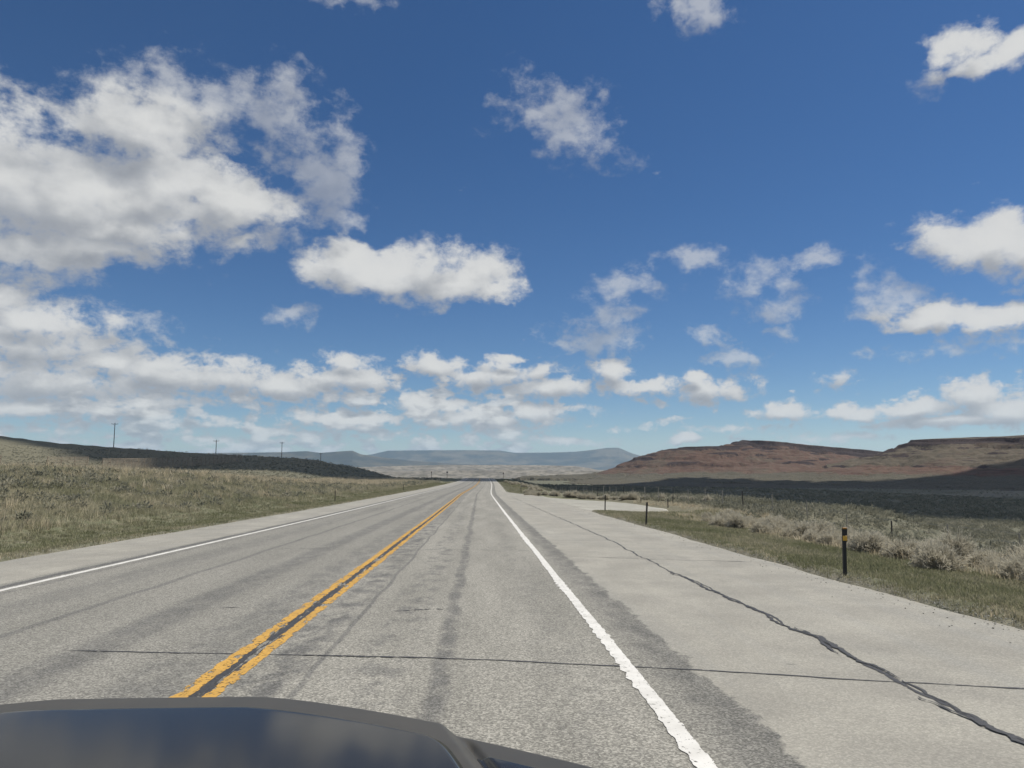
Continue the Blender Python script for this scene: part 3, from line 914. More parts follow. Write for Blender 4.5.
den, kk, soft1, solid1 = cloud_density(az_, el_)
den2, _, soft2, _s = cloud_density(g.m('ADD', az_, g.m('MULTIPLY', kk, .018)), g.m('MULTIPLY_ADD', kk, .040, el_))
alpha = g.m('MULTIPLY', g.ss(den, -.10, .50), g.m('MAXIMUM', g.ss(solid1, -.45, .10, .58, 1.), g.ss(el_, .17, .10, 0., .88)))
alpha = g.m('MULTIPLY', alpha, g.ss(el_, .0, .018))
lit = g.m('MULTIPLY_ADD', g.m('SUBTRACT', soft1, soft2), 1.15, g.m('MULTIPLY', g.m('SUBTRACT', den, g.m('MAXIMUM', den2, -.6)), .42))
lit = g.ss(lit, -.75, 1.05)
thick_ = g.ss(den, .1, 1.0)
CL_GREY, CL_WHITE = (.25, .265, .29), (.61, .61, .595)
ccol = g.mix(lit, CL_GREY, CL_WHITE)
ccol = g.mix(g.m('MULTIPLY', g.m('SUBTRACT', 1., thick_), .35), ccol, (.46, .475, .50))
ccol = g.mix(g.ss(el_, .12, .02, 0., .18), ccol, (.40, .47, .53))
SKY_STR = .075
hsv = g.n('ShaderNodeHueSaturation'); hsv.inputs['Saturation'].default_value = 1.17; hsv.inputs['Value'].default_value = .90; hsv.inputs['Hue'].default_value = .503
g.put(hsv.inputs['Color'], sky.outputs[0])
skyc = hsv.outputs[0]
front = g.m('MAXIMUM', g.ss(g.m('ABSOLUTE', az_), .85, 1.6), g.ss(el_, .66, .95))    # clouds out of view, brightened to add fill light on the shaded land
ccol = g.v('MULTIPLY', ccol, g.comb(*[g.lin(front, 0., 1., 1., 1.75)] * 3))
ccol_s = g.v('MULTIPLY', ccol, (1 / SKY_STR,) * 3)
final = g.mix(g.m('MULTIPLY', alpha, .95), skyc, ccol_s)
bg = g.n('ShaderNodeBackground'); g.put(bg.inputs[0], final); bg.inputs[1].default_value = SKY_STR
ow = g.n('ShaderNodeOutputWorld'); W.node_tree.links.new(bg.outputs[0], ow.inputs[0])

# haze
HD = 3.6e-5
bm = bmesh.new(); box(bm, (0, 0, 120), (36400, 36400, 480))
hm = bpy.data.materials.new('haze'); hm.use_nodes = True; nt = hm.node_tree; nt.nodes.clear()
pv = nt.nodes.new('ShaderNodeVolumePrincipled'); pv.inputs['Color'].default_value = (.52, .76, 1, 1); pv.inputs['Density'].default_value = HD
pv.inputs['Anisotropy'].default_value = .2
oo = nt.nodes.new('ShaderNodeOutputMaterial'); nt.links.new(pv.outputs[0], oo.inputs['Volume'])
haze = bm_obj('haze', bm, hm)
tag(haze, 'pale blue air that fades the far mountains', 'haze', kind='stuff')


# ------------------------------------------------------------------ plants
def blade_tuft(n, h, spread, lean, w, rs, curve=.35):
    """a tuft of grass: thin bent blades"""
    V, Fc = [], []
    for i in range(n):
        a = rs.uniform(0, 2 * math.pi); r = spread * math.sqrt(rs.uniform(0, 1))
        bx, by = r * math.cos(a), r * math.sin(a)
        la = a + rs.normal(0, .8); L = h * rs.uniform(.55, 1.1); ln = L * lean * rs.uniform(.2, 1.2)
        fa = rs.uniform(0, 2 * math.pi); wx, wy = math.cos(fa) * w / 2, math.sin(fa) * w / 2
        m0 = (bx + ln * curve * math.cos(la), by + ln * curve * math.sin(la), L * .6)
        t0 = (bx + ln * math.cos(la), by + ln * math.sin(la), L)
        k = len(V)
        V += [(bx - wx, by - wy, -.03), (bx + wx, by + wy, -.03), (m0[0] + wx * .8, m0[1] + wy * .8, m0[2]), (m0[0] - wx * .8, m0[1] - wy * .8, m0[2]), t0]
        Fc += [(k, k + 1, k + 2), (k, k + 2, k + 3), (k + 3, k + 2, k + 4)]
    return np.array(V), np.array(Fc)


def leaf_dome(n, rx, h, size, rs, hollow=.55):
    """a shrub: small leaf-clump faces spread through a dome"""
    V, Fc = [], []
    for i in range(n):
        while True:
            d = rs.normal(size=3); d /= np.linalg.norm(d)
            if d[2] > -.25: break
        rr_ = rs.uniform(hollow, 1) * (1 + .22 * math.sin(3 * math.atan2(d[1], d[0]) + 1.3 + rs.normal(0, .3)))
        c = np.array([d[0] * rx * rr_, d[1] * rx * rr_, max(.02, h * .35 + d[2] * h * .65 * rr_)])
        up = d + np.array([0, 0, .5]) + rs.normal(0, .45, 3); up /= np.linalg.norm(up)
        sd_ = np.cross(up, rs.normal(size=3)); sd_ /= np.linalg.norm(sd_)
        L = size * rs.uniform(.6, 1.5); w = L * .42
        k = len(V)
        V += [c - up * L * .5 - sd_ * w * .4, c - up * L * .5 + sd_ * w * .4, c + up * L * .15 + sd_ * w * .6, c + up * L * .6, c + up * L * .15 - sd_ * w * .6]
        Fc += [(k, k + 1, k + 2), (k, k + 2, k + 4), (k + 4, k + 2, k + 3)]
    return np.array(V), np.array(Fc)


def scatter(name, protos, xs, ys, scl, material, rs, tint_spread=.3, tint_base=None, zoff=0., z_at=None):
    """all clumps of an uncountable cover merged in one mesh"""
    zs = (ground_z(xs, ys) if z_at is None else z_at) + zoff
    Vs, Fs, Ts = [], [], []; off = 0
    kind = rs.integers(0, len(protos), len(xs)); rot = rs.uniform(0, 2 * math.pi, len(xs))
    if tint_base is None: tint_base = np.full(len(xs), .5)
    tint = np.clip(tint_base + rs.normal(0, tint_spread, len(xs)), 0, 1)
    for k, (PV, PF) in enumerate(protos):
        ii = np.where(kind == k)[0]
        if not len(ii): continue
        c, s_ = np.cos(rot[ii])[:, None], np.sin(rot[ii])[:, None]
        sc = scl[ii][:, None]; hs = sc * rs.uniform(.8, 1.25, (len(ii), 1))
        vx = (PV[:, 0] * c - PV[:, 1] * s_) * sc + xs[ii][:, None]
        vy = (PV[:, 0] * s_ + PV[:, 1] * c) * sc + ys[ii][:, None]
        vz = PV[:, 2] * hs + zs[ii][:, None]
        Vs.append(np.stack([vx, vy, vz], -1).reshape(-1, 3))
        Fs.append((PF[None] + (off + np.arange(len(ii)) * len(PV))[:, None, None]).reshape(-1, 3))
        t = np.repeat(tint[ii][:, None], len(PV), 1) + rs.normal(0, .12, (len(ii), len(PV)))
        Ts.append(np.clip(t, 0, 1).ravel()); off += len(ii) * len(PV)
    me = mesh_np(name, np.concatenate(Vs), np.concatenate(Fs), material, {'tint': np.concatenate(Ts)})
    return link(name, me)


def field(n, s_rng, y_rng, rs, dens=None, gamma=1.0):
    """points denser towards the camera"""
    y = y_rng[0] * (y_rng[1] / y_rng[0]) ** (rs.uniform(0, 1, n) ** gamma)
    s = rs.uniform(*s_rng, n)
    x = s + ox(y)
    if dens is not None:
        keep = rs.uniform(0, 1, n) < dens(s, y); x, y, s = x[keep], y[keep], s[keep]
    return x, y, s


rs = np.random.default_rng(5)
P_short = [blade_tuft(16, .075, .17, 1.0, .010, rs) for _ in range(5)]
P_mid = [blade_tuft(20, .22, .20, .65, .012, rs) for _ in range(5)]
P_tall = [blade_tuft(26, .50, .16, .45, .013, rs) for _ in range(5)]
P_sagelet = [leaf_dome(42, .20, .26, .07, rs) for _ in range(4)]
P_sage = [leaf_dome(70, .34, .36, .080, rs) for _ in range(5)]
P_sage_far = [leaf_dome(30, .40, .36, .16, rs) for _ in range(4)]

# green verge beside both shoulders
x, y, s = field(15000, (-15.8, -10.05), (11, 210), rs, lambda s, y: np.clip(1.15 - sst(-12.8, -15.8, s + .9 * fbm(s, y / 2, 3, 33)), 0, 1), .8)
x2, y2, s2 = field(11000, (6.3, 10.6), (7, 41), rs, lambda s, y: np.clip(1.1 - sst(9.0, 10.6, s), 0, 1), .9)
x3, y3, s3 = field(4200, (6.9, 14), (24, 44), rs, None, 1.)
x4, y4, s4 = field(3000, (3.7, 8), (95, 270), rs, None, 1.)
X_ = np.concatenate([x, x2, x3, x4]); Y_ = np.concatenate([y, y2, y3, y4])
keep = ~((Y_ > 41.0) & (Y_ < 75.5) & (X_ > 5.5) & (X_ < 12.4)); X_, Y_ = X_[keep], Y_[keep]
o = scatter('green_grass', P_short, X_, Y_, rs.uniform(.5, 1.25, len(X_)) * (1 + Y_ / 160) * (.7 + .3 * np.maximum(sst(6.3, 7.2, X_), sst(-10.0, -11.2, X_))), M['green'], rs, .25, .5 + .8 * fbm(X_ / 1.5, Y_ / 2.5, 4, 41))
tag(o, 'short green grass along both road shoulders', 'grass', kind='stuff')
# thin dry fringe at the edge of the gravel
x, y, s = field(900, (6.3, 8.2), (7, 42), rs, lambda s, y: np.clip(.5 + fbm(s * 2, y, 3, 37), 0, 1), .9)
x2, y2, s2 = field(900, (-10.7, -9.95), (12, 150), rs, lambda s, y: np.clip(.5 + fbm(s * 2, y, 3, 38), 0, 1), .9)
o = scatter('verge_straw', P_short, np.concatenate([x, x2]), np.concatenate([y, y2]), rs.uniform(.5, .9, len(x) + len(x2)), M['dry'], rs)
tag(o, 'thin straw coloured grass fringe at the gravel edge', 'grass', kind='stuff')
rp = np.random.default_rng(77)
# loose gravel spilled along both pavement edges
def pebble(rp):
    d = np.array([(1, 0, 0), (-1, 0, 0), (0, 1, 0), (0, -1, 0), (0, 0, .75), (0, 0, -.4)]) * rp.uniform(.7, 1.3, (6, 1))
    return d * .0105, np.array([(0, 2, 4), (2, 1, 4), (1, 3, 4), (3, 0, 4), (2, 0, 5), (1, 2, 5), (3, 1, 5), (0, 3, 5)])


P_peb = [pebble(rp) for _ in range(5)]
yv = 5 * (80 / 5) ** rp.uniform(0, 1, 6500); sv = np.where(rp.uniform(0, 1, 6500) < .62, 6.3 + rp.normal(0, .26, 6500) - np.abs(rp.normal(0, .35, 6500)) * (rp.uniform(0, 1, 6500) < .4), -10.05 + rp.normal(0, .22, 6500))
ok = (yv < 41) | (sv < 0); yv, sv = yv[ok], sv[ok]
edge_ = np.where(sv > 0, right_edge(yv), -left_edge(yv)); on_ = np.abs(sv) < edge_ - .12
o = scatter('loose_gravel', P_peb, sv, yv, rp.uniform(.4, 1.5, len(yv)), M['turnout'], rp, z_at=np.where(on_, rz(yv) + crown(sv), ground_z(sv, yv)) + .006)
tag(o, 'loose gravel spilled along the pavement edges', 'gravel', kind='stuff')
# mixed grass and low sage over the left bank
x, y, s = field(34000, (-40, -13.2), (13, 230), rs, lambda s, y: sst(-13, -15.2, s + .9 * fbm(s, y / 2, 3, 33)), .8)
tb = .45 + .75 * fbm(x / 3.2, y / 3.2, 4, 44) + .25 * sst(50, 100, y)
o = scatter('bank_grass', P_mid, x, y, rs.uniform(.6, 1.2, len(x)) * (1 + y / 260), M['bank'], rs, .22, tb)
tag(o, 'mixed olive and tan bunchgrass covering the left bank', 'grass', kind='stuff')
x, y, s = field(4200, (-40, -14.5), (14, 200), rs, lambda s, y: np.clip(.55 + fbm(s / 3, y / 4, 3, 46), 0, 1), .85)
o = scatter('low_sage', P_sagelet, x, y, rs.uniform(.7, 1.5, len(x)) * (1 + y / 300), M['sage'], rs, .3)
tag(o, 'small grey green sage clumps dotted over the left bank', 'sagebrush', kind='stuff')
x, y, s = field(26000, (-46, -14), (15, 260), rs, lambda s, y: np.clip(sst(-19, -25, s) * sst(40, 80, y) * (.65 + .9 * fbm(s / 5, y / 8, 3, 47)) + .10 * (fbm(s / 2, y / 2, 3, 48) > .22)
       + .8 * (np.hypot(s + 14.8, (y - 20.6) / 1.8) < 1.2), 0, 1), .7)
o = scatter('dry_bunchgrass', P_tall, x, y, rs.uniform(.55, 1.15, len(x)) * (1 + y / 400), M['dry'], rs, .3)
tag(o, 'tall straw coloured bunchgrass along the top of the left bank', 'grass', kind='stuff')
# straw between the brush on the right
x, y, s = field(2600, (9.6, 15), (9, 62), rs, lambda s, y: np.clip(.45 + .9 * fbm(s / 1.6, y / 2.5, 3, 49), 0, 1), .9)
keep = ~((y > 40.5) & (y < 75.5) & (x < 12.5)); x, y = x[keep], y[keep]
o = scatter('brush_straw', P_mid, x, y, rs.uniform(.7, 1.3, len(x)), M['dry'], rs, .3)
tag(o, 'tan bunchgrass among the pale brush on the right', 'grass', kind='stuff')

# the sage plain: lit strip, then the shaded valley
x, y, s = field(21000, (13.5, 62), (16, 300), rs, lambda s, y: np.clip(.85 + .7 * fbm(s / 5, y / 5, 3, 50), .3, 1) * sst(12.5, 15.5, s), .75)
keep = ~((y > 39) & (y < 78) & (x < 14.5)); x, y = x[keep], y[keep]
o = scatter('sagebrush_field', P_sage, x, y, rs.uniform(.5, 1.05, len(x)) * (1 + y / 260), M['sage'], rs, .2, .45 + .5 * fbm(x / 6, y / 6, 3, 53))
tag(o, 'grey green sagebrush covering the plain beyond the right fence', 'sagebrush', kind='stuff')
r_ = np.exp(rs.uniform(math.log(70), math.log(950), 15000)); a_ = rs.uniform(R(1.5), R(42), 15000)
x, y = r_ * np.sin(a_), r_ * np.cos(a_)
keep = (x - ox(y) > 10) & ((y > 230) | (x > 60)); x, y = x[keep], y[keep]
r2 = np.exp(rs.uniform(math.log(60), math.log(420), 13000)); a2 = rs.uniform(R(-42), R(-3), 13000)
xl, yl = r2 * np.sin(a2), r2 * np.cos(a2); k2 = xl - ox(yl) < np.where(yl > 200, -12, -42); xl, yl = xl[k2], yl[k2]
x, y = np.concatenate([x, xl]), np.concatenate([y, yl])
o = scatter('distant_sagebrush', P_sage_far, x, y, rs.uniform(.6, 1.2, len(x)) * (1 + np.where(x > 0, np.hypot(x, y) / 700, 0)), M['sage'], rs, .3, .62 + 0 * x)
tag(o, 'dark sagebrush dotted over the valley floor and left hillside', 'sagebrush', kind='stuff')


# pale rabbitbrush, every bush a thing of its own
def brush_mesh(n, rx, h, rs):
    V, Fc, T = [], [], []
    for i in range(n):
        a = rs.uniform(0, 2 * math.pi); tilt = math.acos(1 - rs.uniform(0, 1) ** .9 * .86)
        d = np.array([math.sin(tilt) * math.cos(a), math.sin(tilt) * math.sin(a), math.cos(tilt)])
        lob = 1 + .22 * math.sin(2 * a + 1) + .13 * math.sin(5 * a)
        L = rs.uniform(.55, 1.06) * lob
        tip = np.array([d[0] * rx * L, d[1] * rx * L, d[2] * h * L + .04])
        base = tip * np.array([.15, .15, 0]) + np.array([0, 0, -.03])
        mid = base * .45 + tip * .55 + np.array([0, 0, .10 * h])
        wv = np.cross(d, rs.normal(size=3)); wv /= np.linalg.norm(wv); w = .0042
        k = len(V)
        V += [base - wv * w * .6, base + wv * w * .6, mid + wv * w, mid - wv * w, tip + wv * w * 1.3, tip - wv * w * 1.3]
        Fc += [(k, k + 1, k + 2), (k, k + 2, k + 3), (k + 3, k + 2, k + 4), (k + 3, k + 4, k + 5)]
        tv = float(np.clip(rs.normal(.5, .14), 0, 1)); T += [tv] * 6
        for q in range(4):                            # twiglets and seed heads near the tip
            b0 = mid + (tip - mid) * rs.uniform(.2, .9); dd = d + rs.normal(0, .55, 3); dd /= np.linalg.norm(dd)
            e = b0 + dd * rs.uniform(.06, .15); wv = np.cross(dd, rs.normal(size=3)); wv /= np.linalg.norm(wv)
            k = len(V); V += [b0 - wv * .003, b0 + wv * .003, e + wv * .0065, e - wv * .0065]; Fc += [(k, k + 1, k + 2), (k, k + 2, k + 3)]
            T += [float(np.clip(tv + .2, 0, 1))] * 4
    return mesh_np('rabbitbrush_crown', np.array(V), np.array(Fc), M['rabbit'], {'tint': np.array(T)})


def stem_mesh(rs):
    V, Fc, T = [], [], []
    for i in range(26):
        a = rs.uniform(0, 2 * math.pi); r = .40 * math.sqrt(rs.uniform(0, 1)); h = rs.uniform(.2, .38)
        b0 = np.array([.12 * math.cos(a), .12 * math.sin(a), -.05]); e = np.array([r * math.cos(a), r * math.sin(a), h])
        for fa in (0, 1.57):
            wv = np.array([math.cos(a + fa), math.sin(a + fa), 0]) * .008
            k = len(V); V += [b0 - wv, b0 + wv, e + wv * .6, e - wv * .6]; Fc += [(k, k + 1, k + 2), (k, k + 2, k + 3)]; T += [rs.uniform(0, 1)] * 4
    return mesh_np('rabbitbrush_stem', np.array(V), np.array(Fc), M['stem'], {'tint': np.array(T)})


crowns = [brush_mesh(n, rx, h, rs) for n, rx, h in ((1100, .58, .60), (1000, .52, .68), (1250, .70, .58), (900, .48, .52), (1050, .58, .55))]
stems = [stem_mesh(rs) for _ in range(3)]
spots = []
for i in range(34):                                     # the row along the right verge
    yv = 12.5 + 18.5 * (i / 34) ** 1.1 + rs.normal(0, .35)
    spots.append((10.6 + rs.normal(0, .6) + (.9 if i % 3 == 0 else 0), yv, rs.uniform(.62, .98), 'verge'))
for i in range(14):
    spots.append((11.6 + rs.normal(0, .8), 27 + 12 * rs.uniform(0, 1), rs.uniform(.5, .85), 'verge'))
for i in range(30):                                     # the line behind the turnout
    t = i / 29
    spots.append((4.9 + 13 * t + rs.normal(0, .3), 82 - 26 * t ** 1.6 + rs.normal(0, 1.2), rs.uniform(.6, 1.05), 'turnout'))
for i in range(16):
    spots.append((5.5 + rs.uniform(0, 3), 92 + 130 * (i / 16) + rs.normal(0, 3), rs.uniform(.8, 1.3), 'crest'))
for i, (bx, by, bs, zone) in enumerate(spots):
    px_c = bx + float(ox(by))
    o = empty('rabbitbrush', (px_c, by, float(ground_z(px_c, by)) - .02), rs.uniform(0, 6.28))
    o.scale = (bs * rs.uniform(.9, 1.15), bs * rs.uniform(.9, 1.15), bs * rs.uniform(.8, 1.15))
    link('crown', crowns[i % 5], o); link('stem', stems[i % 3], o)
    if zone == 'verge': tag(o, 'pale dry rabbitbrush in the thick band between right verge and fence', 'bush', 'pale brush band beside the right verge')
    elif zone == 'turnout': tag(o, 'pale dry brush lining the back edge of the gravel turnout', 'bush', 'brush behind the gravel turnout')
    else: tag(o, 'small pale bush on the right roadside towards the crest', 'bush', 'brush on the roadside near the crest')


# ------------------------------------------------------------------ fences
def wire_fence(name, line, spacing, h, label, mt_posts, wires=(.45, .8, 1.1), lean=.04, pr0=.04):
    pts = np.array(line, float); seg = np.hypot(*np.diff(pts, axis=0).T); L = np.concatenate([[0], np.cumsum(seg)])
    t = np.arange(0, L[-1], spacing); xs, ys = np.interp(t, L, pts[:, 0]), np.interp(t, L, pts[:, 1])
    zs = ground_z(xs, ys)
    root = empty(name, (xs[0], ys[0], zs[0]))
    tag(root, label, 'fence')
    tops = []
    for i in range(len(t)):
        bm = bmesh.new()
        dxl, dyl = random.gauss(0, lean), random.gauss(0, lean); hh = h * random.uniform(.92, 1.08)
        p0 = Vector((xs[i] - xs[0], ys[i] - ys[0], zs[i] - zs[0]))
        pr = pr0 * random.uniform(.8, 1.25)
        rod(bm, p0 + Vector((0, 0, -.3)), p0 + Vector((dxl, dyl, hh)), pr, pr * .85, 7)
        rod(bm, p0 + Vector((dxl, dyl, hh)), p0 + Vector((dxl, dyl, hh + .02)), pr * .85, pr * .5, 7)
        bm_obj('post', bm, mt_posts[i % len(mt_posts)], root)
        tops.append(p0)
    for w in wires:
        bm = bmesh.new()
        for a, b in zip(tops[:-1], tops[1:]):
            rod(bm, a + Vector((.05, 0, w)), b + Vector((.05, 0, w)), .003, None, 3)
        bm_obj('wire', bm, M['steel'], root)
    return root


wire_fence('wire_fence', [(17.5, 9), (16.6, 22), (16.2, 34), (15.2, 43), (15.0, 52), (13.6, 68), (13, 90), (13, 130)], 3.4, 1.1,
           'post and wire fence behind the pale brush on the right', [M['grey_wood'], M['grey_wood'], M['dark_post'], M['grey_wood']], pr0=.030)
wire_fence('wire_fence', [(-47, 60), (-47, 100), (-46, 150), (-44, 200)], 4.6, 1.35,
           'thin wire fence with pale posts on top of the left bank', [M['grey_wood'], M['grey_wood'], M['grey_wood']], lean=.03)


def snow_fence(p0, p1, h, label, sec=3.6, missing=0.):
    """leaning board snow fence: sections of horizontal boards on braced posts"""
    p0, p1 = np.array(p0, float), np.array(p1, float)
    n = max(2, int(round(np.hypot(*(p1 - p0)) / sec)))
    z0 = float(ground_z(p0[0], p0[1]))
    root = empty('snow_fence', (p0[0], p0[1], z0)); tag(root, label, 'snow fence', 'board snow fences on the left hillside')
    u = (p1 - p0) / np.hypot(*(p1 - p0)); ua = math.atan2(u[1], u[0])
    pts = [p0 + (p1 - p0) * i / n for i in range(n + 1)]
    zz = [float(ground_z(q[0], q[1])) - z0 for q in pts]
    for i in range(n + 1):
        c = Vector((pts[i][0] - p0[0], pts[i][1] - p0[1], zz[i]))
        bm = bmesh.new()
        box(bm, c + Vector((0, 0, h / 2)), (.14, .14, h + .1), Matrix.Rotation(ua, 3, 'Z'))
        nrm = Vector((u[1], -u[0], 0))
        rod(bm, c + Vector((0, 0, h * .8)), c - nrm * h * .55 + Vector((0, 0, -.1)), .06, None, 4)
        bm_obj('post', bm, M['wood'], root)
    for i in range(n):
        bm = bmesh.new()
        a = Vector((pts[i][0] - p0[0], pts[i][1] - p0[1], zz[i])); b = Vector((pts[i + 1][0] - p0[0], pts[i + 1][1] - p0[1], zz[i + 1]))
        nb = 9
        for k in range(nb):
            if random.random() < missing: continue
            hz = .25 + (h - .35) * k / (nb - 1)
            nrm = Vector((u[1], -u[0], 0)) * .10
            ca, cb = a + nrm + Vector((0, 0, hz)), b + nrm + Vector((0, 0, hz + random.uniform(-.05, .05)))
            mid, d = (ca + cb) / 2, cb - ca
            box(bm, mid, (d.length * .985, .03, .135), d.to_track_quat('X', 'Z').to_matrix())
        if len(bm.verts): bm_obj('board_panel', bm, M['wood'], root)
        else: bm.free()
    return root


snow_fence((-98, 143), (-97, 156), 3.4, 'pale board snow fence at the far left edge of the hillside')
snow_fence((-99, 176), (-95, 186), 3.3, 'short sunlit wooden snow fence in the gap left of the long one', missing=.06)
snow_fence((-93, 189), (-93, 297), 3.0, 'long brown board snow fence running along the dark hillside', sec=3.8)


# ------------------------------------------------------------------ posts, poles and signs
def delineator(px, py, h, label, near=False, lean=(0, 0)):
    x, y = ground_hit(px, py)
    o = empty('delineator', (x, y, float(ground_z(x, y))), 0)
    tag(o, label, 'marker post', 'roadside delineator posts')
    o.rotation_euler = (lean[0], lean[1], 0)
    bm = bmesh.new(); w, th = .060, .010
    prof = [(-w / 2, .018), (-w / 2 + th, .018), (-w / 2 + th, -.006), (w / 2 - th, -.006), (w / 2 - th, .018), (w / 2, .018), (w / 2, -.018), (-w / 2, -.018)]
    lo = [bm.verts.new((a, b, -.25)) for a, b in prof]; hi = [bm.verts.new((a, b, h)) for a, b in prof]
    bm.faces.new(lo[::-1]); bm.faces.new(hi)
    for i in range(8): bm.faces.new((lo[i], lo[(i + 1) % 8], hi[(i + 1) % 8], hi[i]))
    bm_obj('post', bm, M['black'] if near else M['dark_post'], o)
    if near:
        bm = bmesh.new(); box(bm, (0, -.021, h - .085), (.092, .012, .250)); bm_obj('backing_plate', bm, M['black'], o, bevel=.004)
        bm = bmesh.new(); box(bm, (0, -.031, h - .150), (.078, .008, .085)); bm_obj('reflector', bm, M['amber'], o, bevel=.003)
        bm = bmesh.new(); box(bm, (0, -.029, h + .024), (.078, .010, .030)); bm_obj('amber_cap', bm, M['amber_dark'], o, bevel=.003)
    else:
        bm = bmesh.new(); box(bm, (0, .026, h - .09), (.075, .008, .11)); bm_obj('reflector', bm, M['steel'], o, bevel=.003)
    return o


delineator(845, 576, .80, 'black marker post with amber reflector beside the right shoulder', True, (R(1), R(1)))
delineator(646, 525, .86, 'dark marker post at the grass edge just before the gravel turnout', lean=(0, R(4)))
delineator(605, 510.5, .86, 'dark marker post at the grass tip where the turnout leaves the shoulder', lean=(0, R(2)))
delineator(668, 507.8, .55, 'short dark post at the far right end of the gravel turnout')
delineator(641, 503, .45, 'short dark post on the back edge of the gravel turnout')
delineator(335, 502, .95, 'dark marker post in the green verge on the left of the road')
delineator(403.5, 491, .95, 'small dark marker post farther up the left verge')
delineator(521, 492.5, .9, 'dark marker post nearer the turnout on the right verge')
delineator(531, 494.5, .9, 'dark marker post at the back left corner of the turnout')


def utility_pole(px, py_top, d, arm, label):
    x, _ = pxd(px, d); zt = at(px, py_top, d)[2]; z = float(ground_z(x, d)); h = zt - z
    o = empty('utility_pole', (x, d, z)); tag(o, label, 'utility pole', 'utility poles along the left ridge')
    bm = bmesh.new(); rod(bm, (0, 0, -1), (0, 0, h), .22, .15, 10); bm_obj('pole_shaft', bm, M['pole'], o, True)
    bm = bmesh.new(); box(bm, (0, -.2, h - .55), (arm, .14, .18)); bm_obj('crossarm', bm, M['pole'], o, bevel=.01)
    bm = bmesh.new()
    rod(bm, (-arm * .28, -.2, h - .6), (0, -.2, h - 1.4), .035, None, 5); rod(bm, (arm * .28, -.2, h - .6), (0, -.2, h - 1.4), .035, None, 5)
    bm_obj('brace', bm, M['pole'], o)
    for fx in (-.46, .46, 0):
        bm = bmesh.new(); zz = h - .46 if fx else h
        rod(bm, (fx * arm, -.2 if fx else 0, zz), (fx * arm, -.2 if fx else 0, zz + .22), .09, .06, 8)
        rod(bm, (fx * arm, -.2 if fx else 0, zz + .22), (fx * arm, -.2 if fx else 0, zz + .3), .05, .08, 8)
        bm_obj('insulator', bm, M['ceramic'], o)
    return o


utility_pole(112.5, 423, 398, 3.4, 'tallest wooden utility pole, standing on the left ridge near the picture edge')
utility_pole(215.3, 440, 420, 3.2, 'second utility pole from the left, above the long snow fence')
utility_pole(281.3, 442, 470, 2.8, 'third utility pole from the left, where the ridge dips')
utility_pole(320.5, 453, 560, 2.6, 'smallest utility pole, farthest right of the ridge line')


def road_sign(px, py_top, d, w, hh, label):
    x, _ = pxd(px, d); z = float(ground_z(x, d)); zt = at(px, py_top, d)[2]; h = max(zt - z, 1.5)
    o = empty('road_sign', (x, d, z)); tag(o, label, 'road sign', 'road signs at the crest')
    bm = bmesh.new(); box(bm, (0, 0, h / 2 - .2), (.14, .14, h + .4)); bm_obj('post', bm, M['pole'], o, bevel=.01)
    bm = bmesh.new(); box(bm, (0, .10, h - hh / 2), (w, .03, hh)); bm_obj('sign_panel', bm, M['sign_back'], o, bevel=.008)


road_sign(447.2, 471.6, 292, .6, .55, 'dark sign on a post beyond the left shoulder at the crest')
road_sign(431.5, 471.6, 300, .35, .5, 'narrow dark sign post on the left hillside near the crest')
x, _ = pxd(503.3, 330)
road_sign(503.3, 472.5, 330, .5, .6, 'tiny dark sign post right of the road beyond the crest')

# ------------------------------------------------------------------ the car the picture is taken from
car = empty('car', (0, 0, 0)); tag(car, 'dark grey brown car bonnet with a raised centre, at the bottom of the picture', 'car')
HX0 = -.72                                              # centre line of the bonnet


def hood_front(x):
    t = np.abs(x - HX0)
    return 1.800 - .56 * np.maximum(t - .22, 0) ** 1.3


def hood_z(x, v):
    """v: metres back from the front edge"""
    t = np.abs(x - HX0)
    e = .645 + .33 * v                                  # edge of the raised centre, spreading to the rear
    z = 1.064 + .030 * v - .012 * t ** 2
    z = z + .018 * (1 - sst(e - .012, e + .030, t)) - .010 * np.exp(-((t - e - .042) / .010) ** 2) * sst(.02, .07, v)
    z = z - .025 * np.maximum(.13 - v, 0) - 1.2 * np.maximum(.015 - v, 0)
    z = z - .35 * np.maximum(t - .94, 0) ** 1.5
    return z


hx = np.unique(np.concatenate([np.linspace(HX0 - 1.02, HX0 + 1.02, 120), np.linspace(HX0 + .55, HX0 + .75, 60), np.linspace(HX0 - .75, HX0 - .55, 60)]))
hv = np.concatenate([np.linspace(0, .22, 40), np.linspace(.22, 1.15, 30)[1:]])
HXX, HV = np.meshgrid(hx, hv, indexing='ij')
HY = hood_front(HXX) - HV; HZ = hood_z(HXX, HV)
Vt = np.stack([HXX, HY, HZ], -1).reshape(-1, 3)
nv_ = len(hv)
me = mesh_np('bonnet', Vt, grid_faces(len(hx), nv_)[:, ::-1], M['satin'], None, True)
bn = link('bonnet', me, car)


def glossy_panel(x_of, v0_of, nx=90, nvv=50, vmax=1.1):
    """a dark gloss panel lying on the bonnet: left and right limits and front limit as functions"""
    vv = v0_of(0) + (vmax - v0_of(0)) * np.linspace(0, 1, nvv) ** 1.6
    tt_ = np.linspace(0, 1, nx)
    TT, VV = np.meshgrid(tt_, vv, indexing='ij')
    lo_, hi_ = x_of(VV)
    XX = lo_ + (hi_ - lo_) * TT
    VV = np.maximum(VV, v0_of(XX))
    V = np.stack([XX, hood_front(XX) - VV, hood_z(XX, VV) + .004], -1)
    o = link('gloss_panel', mesh_np('gloss_panel', V.reshape(-1, 3), grid_faces(nx, nvv)[:, ::-1], M['paint'], None, True), car)
    so_ = o.modifiers.new('thick', 'SOLIDIFY'); so_.thickness = .006; so_.offset = -1
    o['label'] = 'glossy dark panel reflecting the sky'


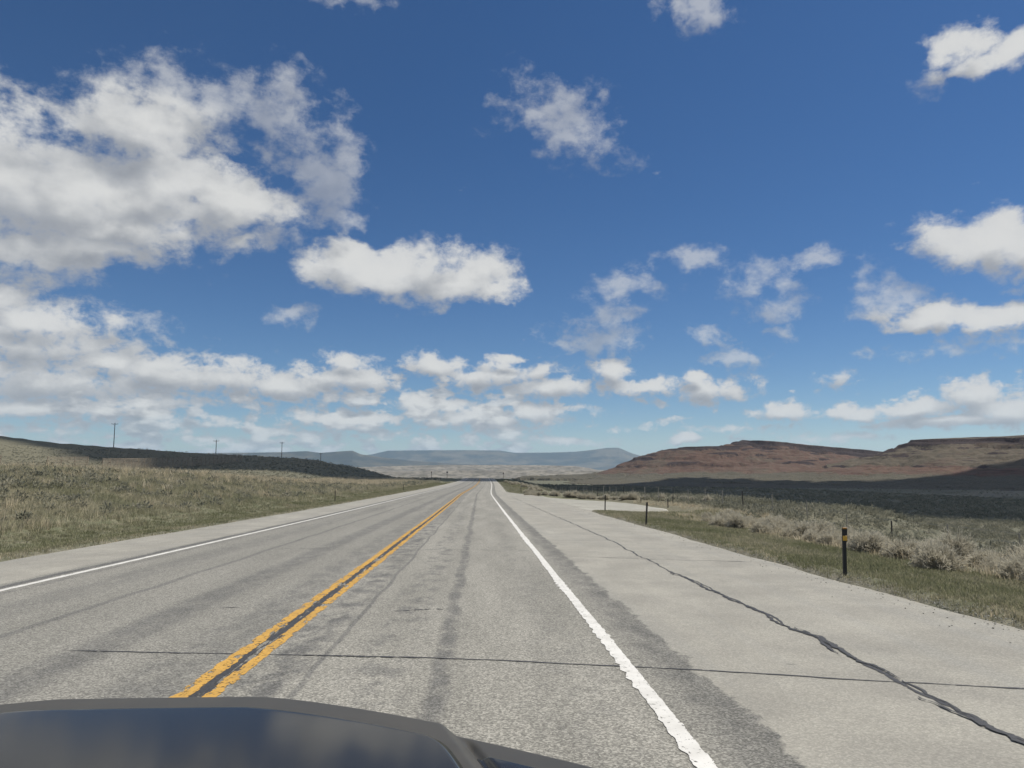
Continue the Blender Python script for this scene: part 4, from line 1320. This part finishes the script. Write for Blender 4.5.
edge_a = lambda v: .612 + .33 * v - .035 * np.exp(-np.maximum(v - .122, 0) / .018)
glossy_panel(lambda v: (HX0 - edge_a(v), HX0 + edge_a(v)), lambda x: .122 + 0 * np.asarray(x, float))
for sgn in (1, -1):
    glossy_panel((lambda v: (HX0 + .715 + .30 * np.maximum(v - .1, 0), HX0 + .975 + 0 * v)) if sgn > 0 else (lambda v: (HX0 - .975 + 0 * v, HX0 - .715 - .30 * np.maximum(v - .1, 0))),
                 lambda x: .112 + 0 * np.asarray(x, float), 40, 40, .6)
sol = bn.modifiers.new('thick', 'SOLIDIFY'); sol.thickness = .012; sol.offset = -1
# nose below the front edge of the bonnet
fx = np.linspace(HX0 - 1.02, HX0 + 1.02, 60)
rows = []
for dy_, dz_ in ((-.012, -.010), (.015, -.06), (.05, -.16), (.06, -.30), (.07, -.50), (.03, -.68), (-.05, -.78)):
    rows.append(np.stack([fx, hood_front(fx) + dy_, hood_z(fx, 0 * fx) + dz_], -1))
V = np.stack(rows, 1)
link('front_panel', mesh_np('front_panel', V.reshape(-1, 3), grid_faces(60, len(rows)), M['satin'], None, True), car)
# flanks and wheels carry the nose on the road
for sgn in (-1, 1):
    xs_ = HX0 + sgn * 1.02
    bm = bmesh.new(); yf = float(hood_front(np.array(xs_)))
    pr = [(yf - .02, .93), (yf + .02, .55), (yf - .10, .34), (yf - .28, .34), (yf - .34, .58), (yf - .52, .72), (yf - .78, .72), (yf - .96, .58), (yf - 1.0, .34), (yf - 1.2, .34), (yf - 1.2, .98)]
    va = [bm.verts.new((xs_, a, b)) for a, b in pr]; vb = [bm.verts.new((xs_ - sgn * .03, a, b)) for a, b in pr]
    bm.faces.new(va); bm.faces.new(vb[::-1])
    for i in range(len(pr)): bm.faces.new((va[i], vb[i], vb[(i + 1) % len(pr)], va[(i + 1) % len(pr)]))
    bm_obj('wing', bm, M['satin'], car)
    zr = float(rz(1.0)) + .36
    bm = bmesh.new(); rod(bm, (xs_ - sgn * .04, yf - .65, zr), (xs_ - sgn * .28, yf - .65, zr), .37, None, 40)
    tyre = bm_obj('wheel', bm, M['plastic'], car, bevel=.02)
    bm = bmesh.new(); rod(bm, (xs_ - sgn * .025, yf - .65, zr), (xs_ - sgn * .06, yf - .65, zr), .23, .25, 30)
    bm_obj('rim', bm, M['steel'], tyre, bevel=.008)

# ------------------------------------------------------------------ render settings
S.render.engine = 'CYCLES'
S.view_settings.view_transform = 'Standard'; S.view_settings.look = 'None'; S.view_settings.gamma = 1
S.view_settings.use_curve_mapping = False
S.view_settings.exposure = .25
S.cycles.use_denoising = True
S.cycles.max_bounces = 7; S.cycles.diffuse_bounces = 4; S.cycles.transmission_bounces = 4; S.cycles.volume_bounces = 1; S.cycles.transparent_max_bounces = 12
S.cycles.caustics_reflective = False; S.cycles.caustics_refractive = False
S.render.resolution_x, S.render.resolution_y = 1024, 768
